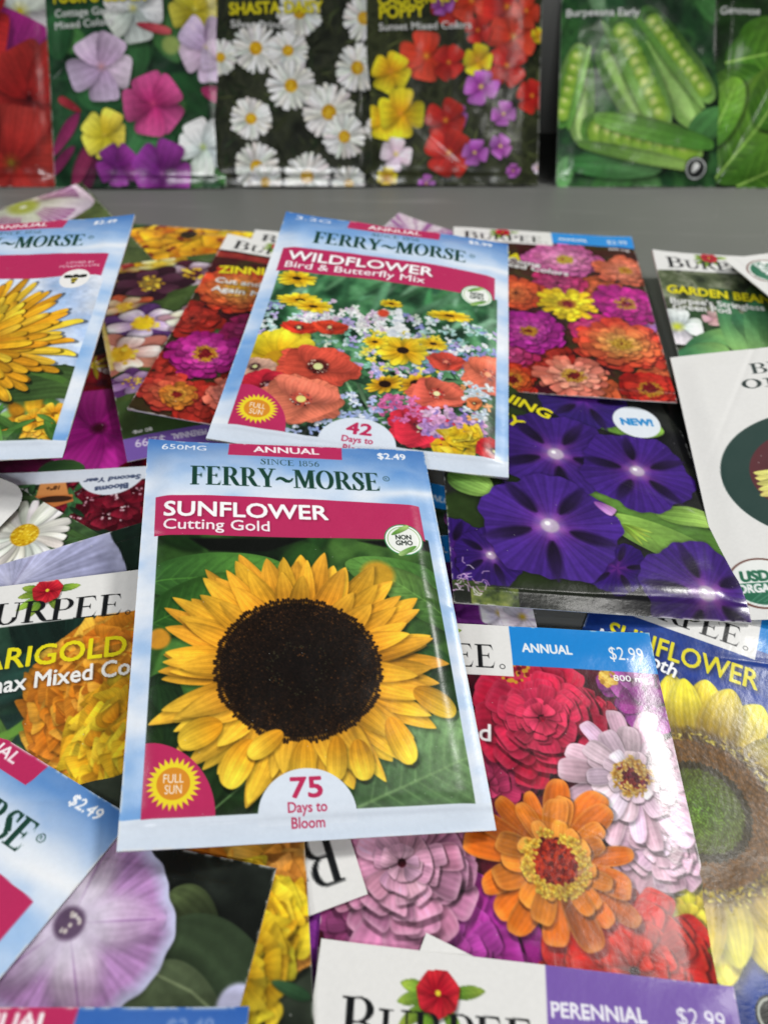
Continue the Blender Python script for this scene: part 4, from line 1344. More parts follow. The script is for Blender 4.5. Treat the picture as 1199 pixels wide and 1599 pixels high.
def art_perennial(k):
    k.clouds(0, 0, 1, H, ('24402c', '3c6a3c', '5a8a4c'), .15, 3)
    for i in range(16):
        rayflower(k, (k.rng.random(), .4 + k.rng.random()), .16, 14, '8a3c98', 'b86cc4', .05, .05, disc='d8a830')
    burpee(k, '7b5cae', None, None, boxh=.21, boxw=.55, bandh=.21, logo=False)
    k.rect(0, 0, .55, .215, 'e9e8e5')
    seedhouse(k, (0.072,0.220), (0.524,0.201), .105)
    k.part('logo_panel', inrect(-.1, -.1, .55, .215))
    k.text('PERENNIAL', (0.561,0.107), (0.781,0.098), .030, 'f2f0f8', bold=.02)
    k.text('$2.99', (0.853,0.093), (0.965,0.094), .036, 'f2f0f8', bold=-.003)


def art_under_corner(k):
    k.rect(0, 0, 1, H, 'e9e8e5')
    k.clouds(.06, .25, .94, H - .05, ('2f5a2c', '4a7a3c', '6a9a4c'), .15, 3)
    seedhouse(k, (.25, .2), (.75, .2), .1)


def art_inverted(k):
    k.clouds(0, 0, 1, H, ('2a1018', '481420', '2c2014'), .1, 3)
    zinnia(k, (.5, .8), .4, 'c03a2c', 'e89a4c')
    burpee(k, '2189d8', 'ANNUAL', '$2.99', ('PHLOX', (.05, .235), (.4, .235), .058), None, boxh=.19, boxw=.62, logo=False)
    k.rect(0, 0, .62, .21, 'e9e8e5')
    k.text('Burpee', (0.041,0.200), (0.520,0.195), .150, '16181a', fam='serif')
    k.part('logo_panel', inrect(-.1, -.1, .62, .21))


def art_dianthus(k):
    sky(k, 0, 0, 1, H, 5, ('9cc0ea', 'cfe0f4', 'eff3f9'), .2, 2)
    k.clouds(.055, .3, .951, H * .948, ('0c140f', '141f17', '1e2c20', '101812'), .12, 3)
    k.leaves(.06, .4, .94, 1.3, 14, .3, ('1c2f22', '243c2a'), .006, wd=.6)
    for i in range(46):
        p = UVW(95 + k.rng.random() * 140, 762 + k.rng.random() * 62)
        R = .055
        for j in range(5):
            k.petal(p, j * 1.257 + k.rng.random(), 0, R, R * 1.2, '4a0a18', ('741426', '500c1a', '861c30')[k.rng.integers(3)], a=.6, b=.15, vein=.15, shade=.45)
        k.dots(p, 0, R * .4, 7, .004, ('e8d0d4', 'c890a0'))
    k.leaves(.6, 1.18, .95, 1.33, 30, .10, ('2f5a34', '3f6e40', '1c3c24'), .001, wd=.25)
    # terracotta pot printed on the packet
    k.poly([(0.764,1.373),(0.681,1.370),(0.639,1.249),(0.765,1.255)], 'd08a4c', col2='e09a5c')
    k.poly([(0.771,1.271),(0.631,1.270),(0.622,1.235),(0.692,1.209),(0.762,1.251)], 'c87840')
    k.disc((0.693,1.250), .065, '3a2418', ry=.016)
    k.text('18"+', (0.687,1.316), (0.735,1.316), .019, '4a2c18', bold=.03)
    k.text('Pot', (0.702,1.352), (0.740,1.352), .017, '4a2c18', bold=.03)
    k.text('Variety', (0.798,1.311), (0.900,1.312), .026, 'e8ece8', bold=.02)
    c = (0.502,1.383)
    k.disc(c, .128, 'e2eaf5', ry=.126)
    k.rect(0, H * .950, 1, H, 'e2eaf5', 'd6e0ee')
    k.text('Blooms', (0.434,1.313), (0.554,1.299), .026, '3c4a6c', bold=.03)
    k.text('Second Year', (0.395,1.359), (0.603,1.348), .026, '3c4a6c', bold=.03)
    k.part('picture', inrect(.055, .3, .951, H * .948))
    k.part('bloom_badge', lambda X, Y: indisc(c, .128, .126)(X, Y) & (Y < H * .948))


def art_daisy_side(k):
    k.clouds(0, 0, 1, H, ('1c2c18', '30482a', '46663a', '24381f'), .1, 3)
    k.leaves(0, 0, 1, H, 120, .16, ('3c6030', '547c40', '2a4422', '7a9c54'), .001, wd=.14, b=.9)
    c = (0.856,0.867)
    rayflower(k, c, .165, 22, 'd4d6cc', 'f8f7f0', .042, .055, sq(.92, 1.0), layers=1, b=.25, a=.4, disc=None, vein=.06, shade=.4, lenj=.1, rot=.2)
    k.disc(c, .050, 'e8c428', col2='c8980f'); k.dots(c, 0, .048, 90, .003, ('f4dc4c', 'b8860e'))
    daisy(k, (.4, .5), .2); daisy(k, (.35, 1.1), .2)


def art_pale_glory(k):
    k.clouds(0, 0, 1, H, ('111c16', '18281e', '20342a', '0e1612'), .15, 3)
    k.leaves(0, .6, 1, H, 8, .4, ('1c3024', '263e2e'), .008, wd=.8)
    trumpet(k, (0.558,1.288), .36, 'a4a6c8', 'c8c8de', None, white=None, wavy=.02, rim='b4b6d6')
    for a in (-1.1, -.2, .7, 2.2, 3.5):
        c = (0.581,1.258)
        k.line([c, (c[0] + .34 * cos(a), c[1] + .34 * sin(a))], .008, '8a84a0', soft=.006, alpha=.5)
    burpee(k, '2189d8', 'ANNUAL', '$2.99', ('MORNING GLORY', (.05, .235), (.8, .235), .055), None)


def art_white_back(k):
    k.rect(0, 0, 1, H, 'e9e8e5')


def art_stripe_petunia(k):
    k.clouds(0, 0, 1, H, ('3c4c2c', '5a6a3c', '2c3c24'), .12, 3)
    def st(c, R):
        for j in range(5):
            a = j * 1.257 + .5
            k.petal(c, a, 0, R, R * 1.45, 'd8dcc0', 'ddd0dc', a=.6, b=.14, vein=.05, shade=.35)
            for z in range(7):
                b_ = a + (z - 3) * .13
                k.line([(c[0] + R * .35 * cos(b_), c[1] + R * .35 * sin(b_)), (c[0] + R * .9 * cos(b_ + .02), c[1] + R * .9 * sin(b_ + .02))], .006, '7a2c6c', soft=.008, alpha=.75, w2=.03)
        k.disc(c, R * .24, 'a8b44c', soft=R * .12)
        k.disc(c, R * .06, 'e8ecd0', soft=.01)
    st((0.366,1.329), .34)
    st((.75, .7), .3)
    burpee(k, '2189d8', 'ANNUAL', '$2.99', ('PETUNIA', (.05, .235), (.5, .235), .055), None)


def art_stripe_petunia_far(k):
    k.clouds(0, 0, 1, H, ('c8b8c8', 'd8ccd4', '9a6a98', 'e0d8d8'), .04, 3, 1, 2)
    c = (0.786,1.216)
    for j in range(40):
        a = k.rng.random() * 6.3
        k.line([c, (c[0] + .34 * cos(a), c[1] + .34 * sin(a))], .004, ('7a2c7c', 'e8e0e4')[j % 2], soft=.006, w2=.04, alpha=.6)


def art_petunia_mix(k):
    k.clouds(0, 0, 1, H, ('140c10', '201018', '1a1c14'), .12, 3)
    k.leaves(.2, .3, 1, H, 10, .26, ('24341f', '2f4428'), .004, wd=.6)
    def pt(c, R, cc, rot=0.):
        broad(k, c, R, cc, 5, sq(.95, .4), rot, 1.5, None, b=.12)
        k.disc(c, R * .12, '3a0c20', soft=R * .12)
    pt((0.404,0.935), .30, ('4a1030', '6a1848'), .3)
    pt((0.550,0.418), .20, ('70101c', '8a1c24'), .2)
    pt((0.912,0.826), .26, ('a81c1c', 'c0302c'), .1)
    pt((0.671,0.679), .245, ('98187c', 'b42c90'), .45)
    k.petal((0.559,0.961), -.3, 0, .18, .12, '1f3a20', '34542c', a=.5, b=.6)
    k.text('Bedding Mixed', (0.154,0.264), (0.579,0.367), .046, 'f0eef0', bold=.012, shadow=.5)
    k.leaves(.42, .28, .52, .34, 10, .08, ('c8b428', 'a89420'), 0, wd=.2)


def art_columbine(k):
    k.clouds(0, 0, 1, H, ('2c3c20', '3c5028', '4a6030', '33451f'), .18, 3)
    k.clouds(0, 0, 1, .35, ('38502a', '425a30'), .2, 4)
    def col_(x, y, R, spur, cup, ce, rot=0., s=.7):
        c = UVT(x, y)
        M = sq(s, pi / 2)
        for j in range(5):
            k.petal(c, rot + j * 1.257, 0, R, R * .55, spur, spur, a=.6, b=.5, M=M, vein=.1, shade=.4)
        for j in range(5):
            k.petal(c, rot + .63 + j * 1.257, 0, R * .72, R * .5, cup[0], cup[1], a=.6, b=.2, M=M, vein=.08, shade=.35)
        k.disc(c, R * .22, ce, soft=R * .06)
        k.dots(c, 0, R * .3, 24, R * .04, ('f0d848', 'e8c030', 'c89820'))
    col_(250,415,.15,'e0b020',('f4e04c','f4ecb0'),'e8c030',.3)
    col_(185,430,.15,'8c2c28',('b04438','d8c070'),'e0b040',.8)
    col_(300,430,.20,'3c1424',('4a1c30','d8ccd4'),'4a2028',.2)
    col_(235,445,.22,'341424',('40182c','5a3044'),'8a7030',.9)
    col_(195,482,.15,'c85c38',('e0a070','ecd4b0'),'e0b040',.2)
    col_(225,508,.225,'5a3870',('9a7cb8','eee6f0'),'e8c820',.55)
    col_(300,500,.16,'b8909c',('c8c8a0','e4e4cc'),'d8d070',.35)
    col_(190,556,.235,'c88070',('dca498','f0e0d4'),'e8b828',.15)
    col_(208,600,.14,'6a3c80',('8c60a0','b898c4'),'7a4c90',.4)
    k.line([(0.992,0.927),(0.989,0.753),(0.991,0.568)], .02, 'e0c870', soft=.01)
    burpee(k, '7b5cae', None, None, None, None)
    k.text('$2.99', (0.841,0.099), (0.956,0.108), .042, 'ece6f4', bold=-.003)
    k.text('PERENNIAL', (0.680,0.097), (0.816,0.100), .030, 'ece6f4', bold=.02)
    k.text('80 mg.', (0.884,0.162), (0.960,0.155), .020, 'ffffff', bold=.02)


def art_yellow(k):
    k.clouds(0, 0, 1, H, ('24381c', '3a5a2c', '1a2a14'), .12, 3)
    for i in range(11):
        x, y = ((225,372),(262,362),(300,372),(338,364),(245,395),(285,398),(325,392),(360,372),(220,410),(360,352),(395,355))[i]
        broad(k, UVU(x, y), .14, ('c87c14', 'eeb024'), 5, sq(.8, 1.0), i * .5, 1.4, 'c86a18', b=.14, rc=.12)
        k.dots(UVU(x, y), .04, .09, 9, .013, ('7a2414', '8a3018'))
    k.disc((0.617,1.326), .045, '2a2c18', soft=.01)
    rayflower(k, (0.362,1.428), .12, 9, 'e0b01c', 'f4d438', .06, .03, disc='8a6418')
    k.petal((0.891,1.095), .0, 0, .16, .12, '3a6a2c', '4a7a34')
    burpee(k, '2189d8', 'ANNUAL', '$2.99', ('MIMULUS', (.05, .235), (.5, .235), .055), None)


def art_hidden_header(k):
    k.clouds(0, 0, 1, H, ('24381c', '3a5a2c', '1a2a14'), .12, 3)
    burpee(k, '2189d8', 'ANNUAL', '$2.99', ('ASTER', (.05, .235), (.5, .235), .055), None, logo=False)
    k.rect(0, 0, .55, .150, 'e9e8e5')
    k.text('Burpee', (.05, .125), (.5, .125), .085, '16181a', fam='serif')


def art_wild_small(k):
    k.clouds(0, 0, 1, H, ('24381c', '3a4a3c', '5a4a44'), .05, 3)
    for i in range(120):
        p = (k.rng.random(), .13 + k.rng.random() * 1.2)
        c = ('c83a2c', 'b0306a', 'd8c8c0', '8a4a8c', '4a6a3c')[k.rng.integers(5)]
        broad(k, p, .045, (c, c), 5, None, k.rng.random(), 1.2, None)
    burpee(k, '2189d8', None, '$2.99', None, None)
    k.text('ANNUAL', (0.611,0.085), (0.746,0.096), .030, 'f2f4f6', bold=.02)


def art_violet_under(k):
    k.clouds(0, 0, 1, H, ('1c0c20', '3c1448', '5a2468', '241028'), .10, 3)
    for i in range(40):
        p = (k.rng.random(), .2 + k.rng.random() * 1.15)
        broad(k, p, .11, ('5a1c70', '8a3a9c'), 5, None, k.rng.random() * 6, 1.4, 'd8c040', rc=.06)
    for x, y in ((780,960),(815,965)):
        broad(k, UVR2(x, y), .07, ('d8cce0', 'f2ecf4'), 5, None, .5, 1.4, 'c8a830', rc=.1)
    burpee(k, '2189d8', 'ANNUAL', '$2.99', None, None)


def art_dark_under(k):
    k.clouds(0, 0, 1, H, ('0a0b0b', '101212', '0d100e'), .12, 3)
    trumpet(k, (.4, .8), .25, '2c1458', '5a2484', '14081c')
    k.leaves(.1, .9, .9, 1.3, 8, .3, ('141c14', '1a241a'), .006)
    k.photo()

# ------------------------------------------------------------------ where each packet lies: TL, TR, BR, BL corners (cm)
CORNERS={
'A':[[-6.75, 16.395, 2.68], [1.174, 16.796, 1.85], [2.465, 6.107, 0.75], [-5.434, 5.33, 1.7]],
'B':[[-3.753, 28.55, 3.1], [4.793, 27.752, 2.35], [3.772, 16.519, 0.95], [-5.359, 17.267, 1.9]],
'K':[[1.819, 23.48, 0.576], [10.079, 23.451, -0.099], [9.972, 11.802, 0.362], [1.846, 11.975, 1.02]],
'L':[[3.105, 32.738, 0.225], [10.927, 32.066, 0.079], [10.049, 20.583, 0.463], [2.227, 21.254, 0.609]],
'F':[[-17.498, 27.526, 3.016], [-9.238, 27.561, 3.515], [-9.189, 15.981, 2.429], [-17.448, 15.945, 1.929]],
'C':[[-1.117, 11.774, 0.556], [7.112, 11.47, 0.214], [6.819, -0.031, 0.131], [-1.438, 0.197, 0.473]],
'D':[[-1.267, 3.978, 0.601], [6.881, 3.161, 0.433], [5.723, -8.361, 1.077], [-2.425, -7.544, 1.245]],
'E':[[-12.723, 10.286, 0.753], [-5.489, 6.298, 0.88], [-11.08, -3.844, 2.428], [-18.314, 0.144, 2.301]],
'N':[[10.312, 22.878, 0.62], [18.798, 22.677, 1.925], [17.688, 11.15, 1.912], [9.466, 11.942, 0.147]],
'M':[[11.057, 29.524, 0.894], [19.271, 28.996, 0.849], [18.771, 17.426, 0.031], [10.519, 17.783, 0.065]],
'O':[[24.733, 31.655, 0.597], [27.058, 23.729, 1.023], [15.945, 20.47, 1.674], [13.621, 28.397, 1.248]],
'P':[[6.419, 13.905, 0.094], [13.909, 10.423, 0.081], [9.028, -0.078, 0.096], [1.538, 3.404, 0.109]],
'G':[[-11.097, 12.248, 1.115], [-2.916, 13.387, 1.298], [-1.318, 1.918, 0.264], [-9.499, 0.778, 0.08]],
'W':[[-3.689, 6.139, 0.225], [-11.934, 5.635, 0.104], [-12.641, 17.194, 0.433], [-4.396, 17.698, 0.553]],
'X':[[-20.312, 12.476, 0.35], [-15.895, 19.456, 0.62], [-6.11, 13.262, 0.543], [-10.527, 6.283, 0.273]],
'LG':[[-1.882, 4.418, 0.244], [-9.543, 1.33, 0.067], [-13.872, 12.071, 0.752], [-6.211, 15.159, 0.929]],
'Y':[[-17.957, 19.455, 1.198], [-10.471, 15.964, 0.95], [-15.365, 5.469, 0.602], [-22.851, 8.959, 0.85]],
'Z':[[-7.813, 27.088, 0.382], [-14.591, 22.367, 0.219], [-21.21, 31.869, 0.167], [-14.432, 36.59, 0.329]],
'AA':[[1.907, 19.787, 0.136], [-5.207, 23.983, 0.246], [0.675, 33.958, 0.192], [7.79, 29.762, 0.081]],
'V':[[-13.59, 26.345, 0.235], [-5.579, 24.331, 0.233], [-8.403, 13.1, 0.209], [-16.413, 15.114, 0.211]],
'T':[[-0.337, 20.349, 0.087], [-8.135, 17.624, 0.593], [-11.955, 28.556, 0.747], [-4.158, 31.281, 0.241]],
'U':[[-4.97, 20.669, 0.127], [-13.163, 21.718, 0.17], [-11.692, 33.205, 0.154], [-3.499, 32.156, 0.111]],
'S':[[-6.604, 30.785, 0.956], [1.545, 29.369, 0.148], [-0.109, 17.907, 0.601], [-8.262, 19.177, 1.414]],
'UU':[[-5.73, 32.566, 0.136], [2.461, 31.498, 0.099], [0.964, 20.015, 0.12], [-7.226, 21.082, 0.157]],
'H':[[-4.418, -6.116, 0.74], [-12.534, -4.58, 0.662], [-10.382, 6.798, 0.812], [-2.266, 5.263, 0.89]],
'I':[[-10.54, 10.009, 0.673], [-2.339, 11.0, 0.825], [-0.95, -0.496, 0.71], [-9.15, -1.488, 0.559]],
'J':[[-0.34, 4.826, 0.646], [-8.128, 2.074, 0.479], [-11.987, 12.992, 0.544], [-4.199, 15.744, 0.711]],
'Q1':[[-10.675, 2.603, 1.767], [-2.528, 2.709, 1.103], [-2.265, -8.869, 2.497], [-10.524, -8.977, 3.171]],
'RR':[[0.859, 4.104, 0.515], [8.418, 0.775, 0.251], [3.751, -9.823, 0.449], [-3.808, -6.494, 0.713]],
'R1':[[-3.604, 18.451, 0.135], [4.396, 16.394, 0.094], [1.511, 5.178, 0.134], [-6.489, 7.236, 0.174]],
'R2':[[-4.333, 14.37, 0.554], [3.906, 14.954, 0.24], [4.725, 3.402, 0.113], [-3.514, 2.819, 0.427]],
'b1':[[-24.15, 44.538, 8.76], [-15.89, 44.538, 8.76], [-15.89, 36.94, 0.02], [-24.15, 36.94, 0.02]],
'b2':[[-15.874, 44.398, 8.76], [-7.614, 44.398, 8.76], [-7.614, 36.8, 0.02], [-15.874, 36.8, 0.02]],
'b3':[[-8.639, 44.538, 8.76], [-0.379, 44.538, 8.76], [-0.379, 36.94, 0.02], [-8.639, 36.94, 0.02]],
'b4':[[-0.825, 44.678, 8.76], [7.435, 44.678, 8.76], [7.435, 37.08, 0.02], [-0.825, 37.08, 0.02]],
'b5':[[8.329, 44.538, 8.76], [16.589, 44.538, 8.76], [16.589, 36.94, 0.02], [8.329, 36.94, 0.02]],
'b6':[[15.503, 44.398, 8.76], [23.763, 44.398, 8.76], [23.763, 36.8, 0.02], [15.503, 36.8, 0.02]],
'DK':[[8.664, 22.022, 0.03], [16.744, 20.305, 0.03], [14.336, 8.978, 0.03], [6.256, 10.695, 0.03]],
}

# ------------------------------------------------------------------ materials


def new_mat(name):
    m = bpy.data.materials.new(name)
    m.use_nodes = True
    nt = m.node_tree
    b = nt.nodes['Principled BSDF']
    return m, nt, b


def paper(name, rough, spec, coat, fibre, crease, tint=.86, cell=900):
    m, nt, b = new_mat(name)
    N, Lk = nt.nodes, nt.links
    at = N.new('ShaderNodeAttribute'); at.attribute_name = 'ink'
    tc = N.new('ShaderNodeTexCoord')
    n1 = N.new('ShaderNodeTexNoise'); n1.inputs['Scale'].default_value = cell; n1.inputs['Detail'].default_value = 2
    n2 = N.new('ShaderNodeTexNoise'); n2.inputs['Scale'].default_value = 55; n2.inputs['Detail'].default_value = 4
    n2.inputs['Roughness'].default_value = .55
    Lk.new(tc.outputs['Object'], n1.inputs['Vector']); Lk.new(tc.outputs['Object'], n2.inputs['Vector'])
    mr = N.new('ShaderNodeMapRange')
    mr.inputs[1].default_value = .3; mr.inputs[2].default_value = .7
    mr.inputs[3].default_value = tint * .98; mr.inputs[4].default_value = tint * 1.02
    Lk.new(n1.outputs[0], mr.inputs[0])
    mul = N.new('ShaderNodeVectorMath'); mul.operation = 'SCALE'
    Lk.new(at.outputs['Color'], mul.inputs[0]); Lk.new(mr.outputs[0], mul.inputs[3])
    Lk.new(mul.outputs[0], b.inputs['Base Color'])
    rr = N.new('ShaderNodeMapRange')
    rr.inputs[3].default_value = rough * .85; rr.inputs[4].default_value = rough * 1.2
    Lk.new(n2.outputs[0], rr.inputs[0]); Lk.new(rr.outputs[0], b.inputs['Roughness'])
    b.inputs['Specular IOR Level'].default_value = spec
    b.inputs['Coat Weight'].default_value = coat
    b.inputs['Coat Roughness'].default_value = rough * .6
    b1 = N.new('ShaderNodeBump'); b1.inputs['Strength'].default_value = fibre; b1.inputs['Distance'].default_value = .00006
    b2 = N.new('ShaderNodeBump'); b2.inputs['Strength'].default_value = crease; b2.inputs['Distance'].default_value = .0012
    Lk.new(n1.outputs[0], b1.inputs['Height']); Lk.new(n2.outputs[0], b2.inputs['Height'])
    Lk.new(b1.outputs[0], b2.inputs['Normal']); Lk.new(b2.outputs[0], b.inputs['Normal'])
    return m


MAT = {
    'coated': paper('coated_paper', .27, .24, .0, .5, .10),
    'gloss': paper('gloss_paper', .19, .32, .0, .35, .14),
    'plain': paper('plain_paper', .55, .3, .0, .15, .05),
}
bm_, nt_, b_ = new_mat('packet_back_paper')
n_ = nt_.nodes.new('ShaderNodeTexNoise'); n_.inputs['Scale'].default_value = 400
r_ = nt_.nodes.new('ShaderNodeMapRange'); r_.inputs[3].default_value = .66; r_.inputs[4].default_value = .76
nt_.links.new(n_.outputs[0], r_.inputs[0]); nt_.links.new(r_.outputs[0], b_.inputs['Base Color'])
b_.inputs['Roughness'].default_value = .6
MAT['back'] = bm_

# ------------------------------------------------------------------ mesh helpers


def make_mesh(name, V, F, mat, col=None, smooth=True):
    me = bpy.data.meshes.new(name)
    V = np.ascontiguousarray(V, np.float32); F = np.ascontiguousarray(F, np.int32)
    me.vertices.add(len(V)); me.vertices.foreach_set('co', V.ravel())
    me.loops.add(F.size); me.loops.foreach_set('vertex_index', F.ravel())
    me.polygons.add(len(F))
    me.polygons.foreach_set('loop_start', np.arange(0, F.size, 4, dtype=np.int32))
    me.polygons.foreach_set('loop_total', np.full(len(F), 4, np.int32))
    if smooth:
        me.polygons.foreach_set('use_smooth', np.ones(len(F), bool))
    if col is not None:
        a = me.color_attributes.new('ink', 'BYTE_COLOR', 'POINT')
        c4 = np.ones((len(V), 4), np.float32); c4[:, :3] = np.clip(col, 0, 1)
        a.data.foreach_set('color_srgb', c4.ravel())
    me.update(calc_edges=True)
    me.validate()
    me.materials.append(mat)
    o = bpy.data.objects.new(name, me)
    sc.collection.objects.link(o)
    return o


def packet(key, art, label, grid=260, mat='gloss', puff=.10, bend=None, seed=0, group='seed packets scattered across the table', wrinkle=.02, rnd=None, ss=2):
    can = Canvas(grid * ss, seed + 100)
    art(can)
    nx = grid; ny = int(round(grid * H))
    im = can.im
    # average the painting down to the grid of mesh points
    ix = np.clip((np.arange(nx + 1) / nx * can.W), 0, can.W - 1); iy = np.clip((np.arange(ny + 1) / ny * can.Hh), 0, can.Hh - 1)
    im2 = .25 * (im[np.ix_(np.floor(np.clip(iy - .5, 0, None)).astype(int), np.floor(np.clip(ix - .5, 0, None)).astype(int))]
                 + im[np.ix_(iy.astype(int), ix.astype(int))]
                 + im[np.ix_(np.floor(np.clip(iy - .5, 0, None)).astype(int), ix.astype(int))]
                 + im[np.ix_(iy.astype(int), np.floor(np.clip(ix - .5, 0, None)).astype(int))])
    TL, TR, BR, BL = [np.array(q) for q in CORNERS[key]]
    u = np.linspace(0, 1, nx + 1)[None, :, None]; v = np.linspace(0, 1, ny + 1)[:, None, None]
    n = np.cross(TR - TL, TL - BL); n /= np.linalg.norm(n)

    def surf(u, v, h):
        P = TL * (1 - u) * (1 - v) + TR * u * (1 - v) + BR * u * v + BL * (1 - u) * v
        return P + n * h
    U, V = u[..., 0], v[..., 0]
    rng = np.random.default_rng(seed + 5)

    cz = rng.uniform(-.03, .10, 4); ck = rng.uniform(0, pi); cc_ = rng.uniform(.3, .7)

    def height(U, V, nz):
        e = (np.clip(np.minimum(U, 1 - U) / .10, 0, 1)); e2 = (np.clip(np.minimum(V, 1 - V) / .08, 0, 1))
        e = e * e * (3 - 2 * e); e2 = e2 * e2 * (3 - 2 * e2)
        h = puff * (e * e2) * (1 + .35 * np.sin(U * 4.3 + seed) * np.sin(V * 5.1 + seed * 1.7))
        h = h + wrinkle * nz * (.35 + .65 * e)
        # glued foot of the envelope: a shallow step
        h = h + .012 * np.tanh((.958 - V) / .004)
        for q_, (cu_, cv_) in enumerate(((0, 0), (1, 0), (1, 1), (0, 1))):      # slightly lifted or dented corners
            d_ = np.hypot(U - cu_, (V - cv_) * H)
            h = h + cz[q_] * np.clip(1 - d_ / .22, 0, 1) ** 2
        # a soft handling crease across the paper
        h = h - .018 * np.exp(-((U * cos(ck) + V * H * sin(ck) - cc_) / .012) ** 2) * (.5 + .5 * np.sin(U * 9 + seed))
        if bend:
            h = h + bend(U, V)
        return h
    n0 = noise2(ny + 1, nx + 1, grid * .22, rng, 3) * 2 - 1
    hh_ = height(U, V, n0)
    P = surf(u, v, (hh_ + .035)[..., None])
    # trimmed edge wobble, fractions of a millimetre
    wob = (noise2(ny + 1, 2, grid * .05, rng, 2) - .5) * .02
    P = P.reshape(-1, 3) * S
    # worn ink along the trimmed edges, a few specks and scuffs
    Uu = np.broadcast_to(U, (ny + 1, nx + 1)); Vv_ = np.broadcast_to(V, (ny + 1, nx + 1)) * H
    de = np.minimum(np.minimum(Uu, 1 - Uu), np.minimum(Vv_, H - Vv_))
    nw = noise2(ny + 1, nx + 1, max(3, grid * .02), rng, 3)
    nl = noise2(ny + 1, nx + 1, grid * .3, rng, 2)
    wear = .7 * np.clip((nw + .6 * nl - .78) * 5, 0, 1) * np.clip(1 - de / .007, 0, 1) + .10 * (de < .6 / nx)
    wear += .55 * (rng.random(wear.shape) < .00012)
    wear = np.clip(wear, 0, .85)[..., None].astype(np.float32)
    im2 = im2 * (1 - wear) + np.array([.90, .90, .88], np.float32) * wear
    C = im2.reshape(-1, 3)
    j, i = np.mgrid[0:ny, 0:nx]
    a = j * (nx + 1) + i
    F = np.stack([a, a + nx + 1, a + nx + 2, a + 1], -1).reshape(-1, 4)
    xc = ((i + .5) / nx).reshape(-1); yc = ((j + .5) / ny * H).reshape(-1)
    ids = np.zeros(len(F), int)
    names_ = ['front_panel']
    for nm, fn in can.ids:
        names_.append(nm)
        ids[fn(xc, yc)] = len(names_) - 1
    keep = np.ones(len(F), bool)
    if rnd:
        for (cx, cy, r) in rnd:      # rounded corner: centre of the rounding and its radius
            sx = np.sign(cx - .5); sy = np.sign(cy - H / 2)
            keep &= ~(((xc - cx) * sx > 0) & ((yc - cy) * sy > 0) & (np.hypot(xc - cx, yc - cy) > r))
    ctr = (TL + TR + BR + BL) / 4 * S
    root = bpy.data.objects.new('seed_packet', None)
    root.empty_display_size = .01
    sc.collection.objects.link(root)
    root.location = ctr
    root['label'] = label; root['category'] = 'seed packet'; root['group'] = group
    M_ = MAT[mat]
    objs = {}
    for q, nm in enumerate(names_):
        f = F[(ids == q) & keep]
        if not len(f):
            continue
        used = np.unique(f)
        remap = np.zeros(len(P), np.int32); remap[used] = np.arange(len(used))
        o = make_mesh(nm, P[used] - ctr, remap[f], M_, C[used])
        o.parent = objs.get('picture' if nm in ('sun_badge', 'bloom_badge') else 'front_panel' if nm in ('badge', 'seal') else '', root)
        objs[nm] = o
    # back sheet with turned-up sides, meeting the front sheet along the four edges
    bx, by = 24, 34
    ub = np.linspace(0, 1, bx + 1); vb = np.linspace(0, 1, by + 1)
    Ub, Vb = np.meshgrid(ub, vb)
    hb = (bend(Ub, Vb) if bend else 0 * Ub)
    nb = n0[(Vb * ny).astype(int), (Ub * nx).astype(int)]
    top = height(Ub, Vb, nb) + .035
    if rnd:
        return root
    Bk = surf(Ub[..., None], Vb[..., None], (np.minimum(hb - .012, top - .03))[..., None]).reshape(-1, 3)
    Tp = surf(Ub[..., None], Vb[..., None], (top - .002)[..., None]).reshape(-1, 3)
    idx = np.arange((bx + 1) * (by + 1)).reshape(by + 1, bx + 1)
    f = [np.stack([idx[:-1, :-1], idx[:-1, 1:], idx[1:, 1:], idx[1:, :-1]], -1).reshape(-1, 4)]
    ring = np.concatenate([idx[0, :], idx[1:, -1], idx[-1, -2::-1], idx[-2:0:-1, 0], idx[0, :1]])
    Vv = np.concatenate([Bk, Tp[ring]])
    m = len(Bk)
    k_ = np.arange(len(ring) - 1)
    f.append(np.stack([ring[:-1], m + k_, m + k_ + 1, ring[1:]], -1))
    o = make_mesh('back_panel', Vv * S - ctr, np.concatenate(f), MAT['back'], smooth=False)
    o.parent = root
    return root


def struct(o, name):
    o.name = name
    o['kind'] = 'structure'
    return o


# ------------------------------------------------------------------ the grey display table and the board behind it
m, nt, b = new_mat('grey_laminate')
N, Lk = nt.nodes, nt.links
tc = N.new('ShaderNodeTexCoord')
n1 = N.new('ShaderNodeTexNoise'); n1.inputs['Scale'].default_value = 9; n1.inputs['Detail'].default_value = 6
n2 = N.new('ShaderNodeTexNoise'); n2.inputs['Scale'].default_value = 1500; n2.inputs['Detail'].default_value = 2
for q in (n1, n2):
    Lk.new(tc.outputs['Object'], q.inputs['Vector'])
ramp = N.new('ShaderNodeValToRGB')
ramp.color_ramp.elements[0].position = .3; ramp.color_ramp.elements[0].color = (.140, .144, .136, 1)
ramp.color_ramp.elements[1].position = .75; ramp.color_ramp.elements[1].color = (.182, .185, .173, 1)
Lk.new(n1.outputs[0], ramp.inputs[0])
vo = N.new('ShaderNodeTexVoronoi'); vo.inputs['Scale'].default_value = 260
Lk.new(tc.outputs['Object'], vo.inputs['Vector'])
dm = N.new('ShaderNodeMapRange'); dm.inputs[1].default_value = .05; dm.inputs[2].default_value = .10; dm.inputs[3].default_value = 1; dm.inputs[4].default_value = 0
Lk.new(vo.outputs['Distance'], dm.inputs[0])
n3 = N.new('ShaderNodeTexNoise'); n3.inputs['Scale'].default_value = 60
Lk.new(tc.outputs['Object'], n3.inputs['Vector'])
th = N.new('ShaderNodeMath'); th.operation = 'GREATER_THAN'; th.inputs[1].default_value = .60
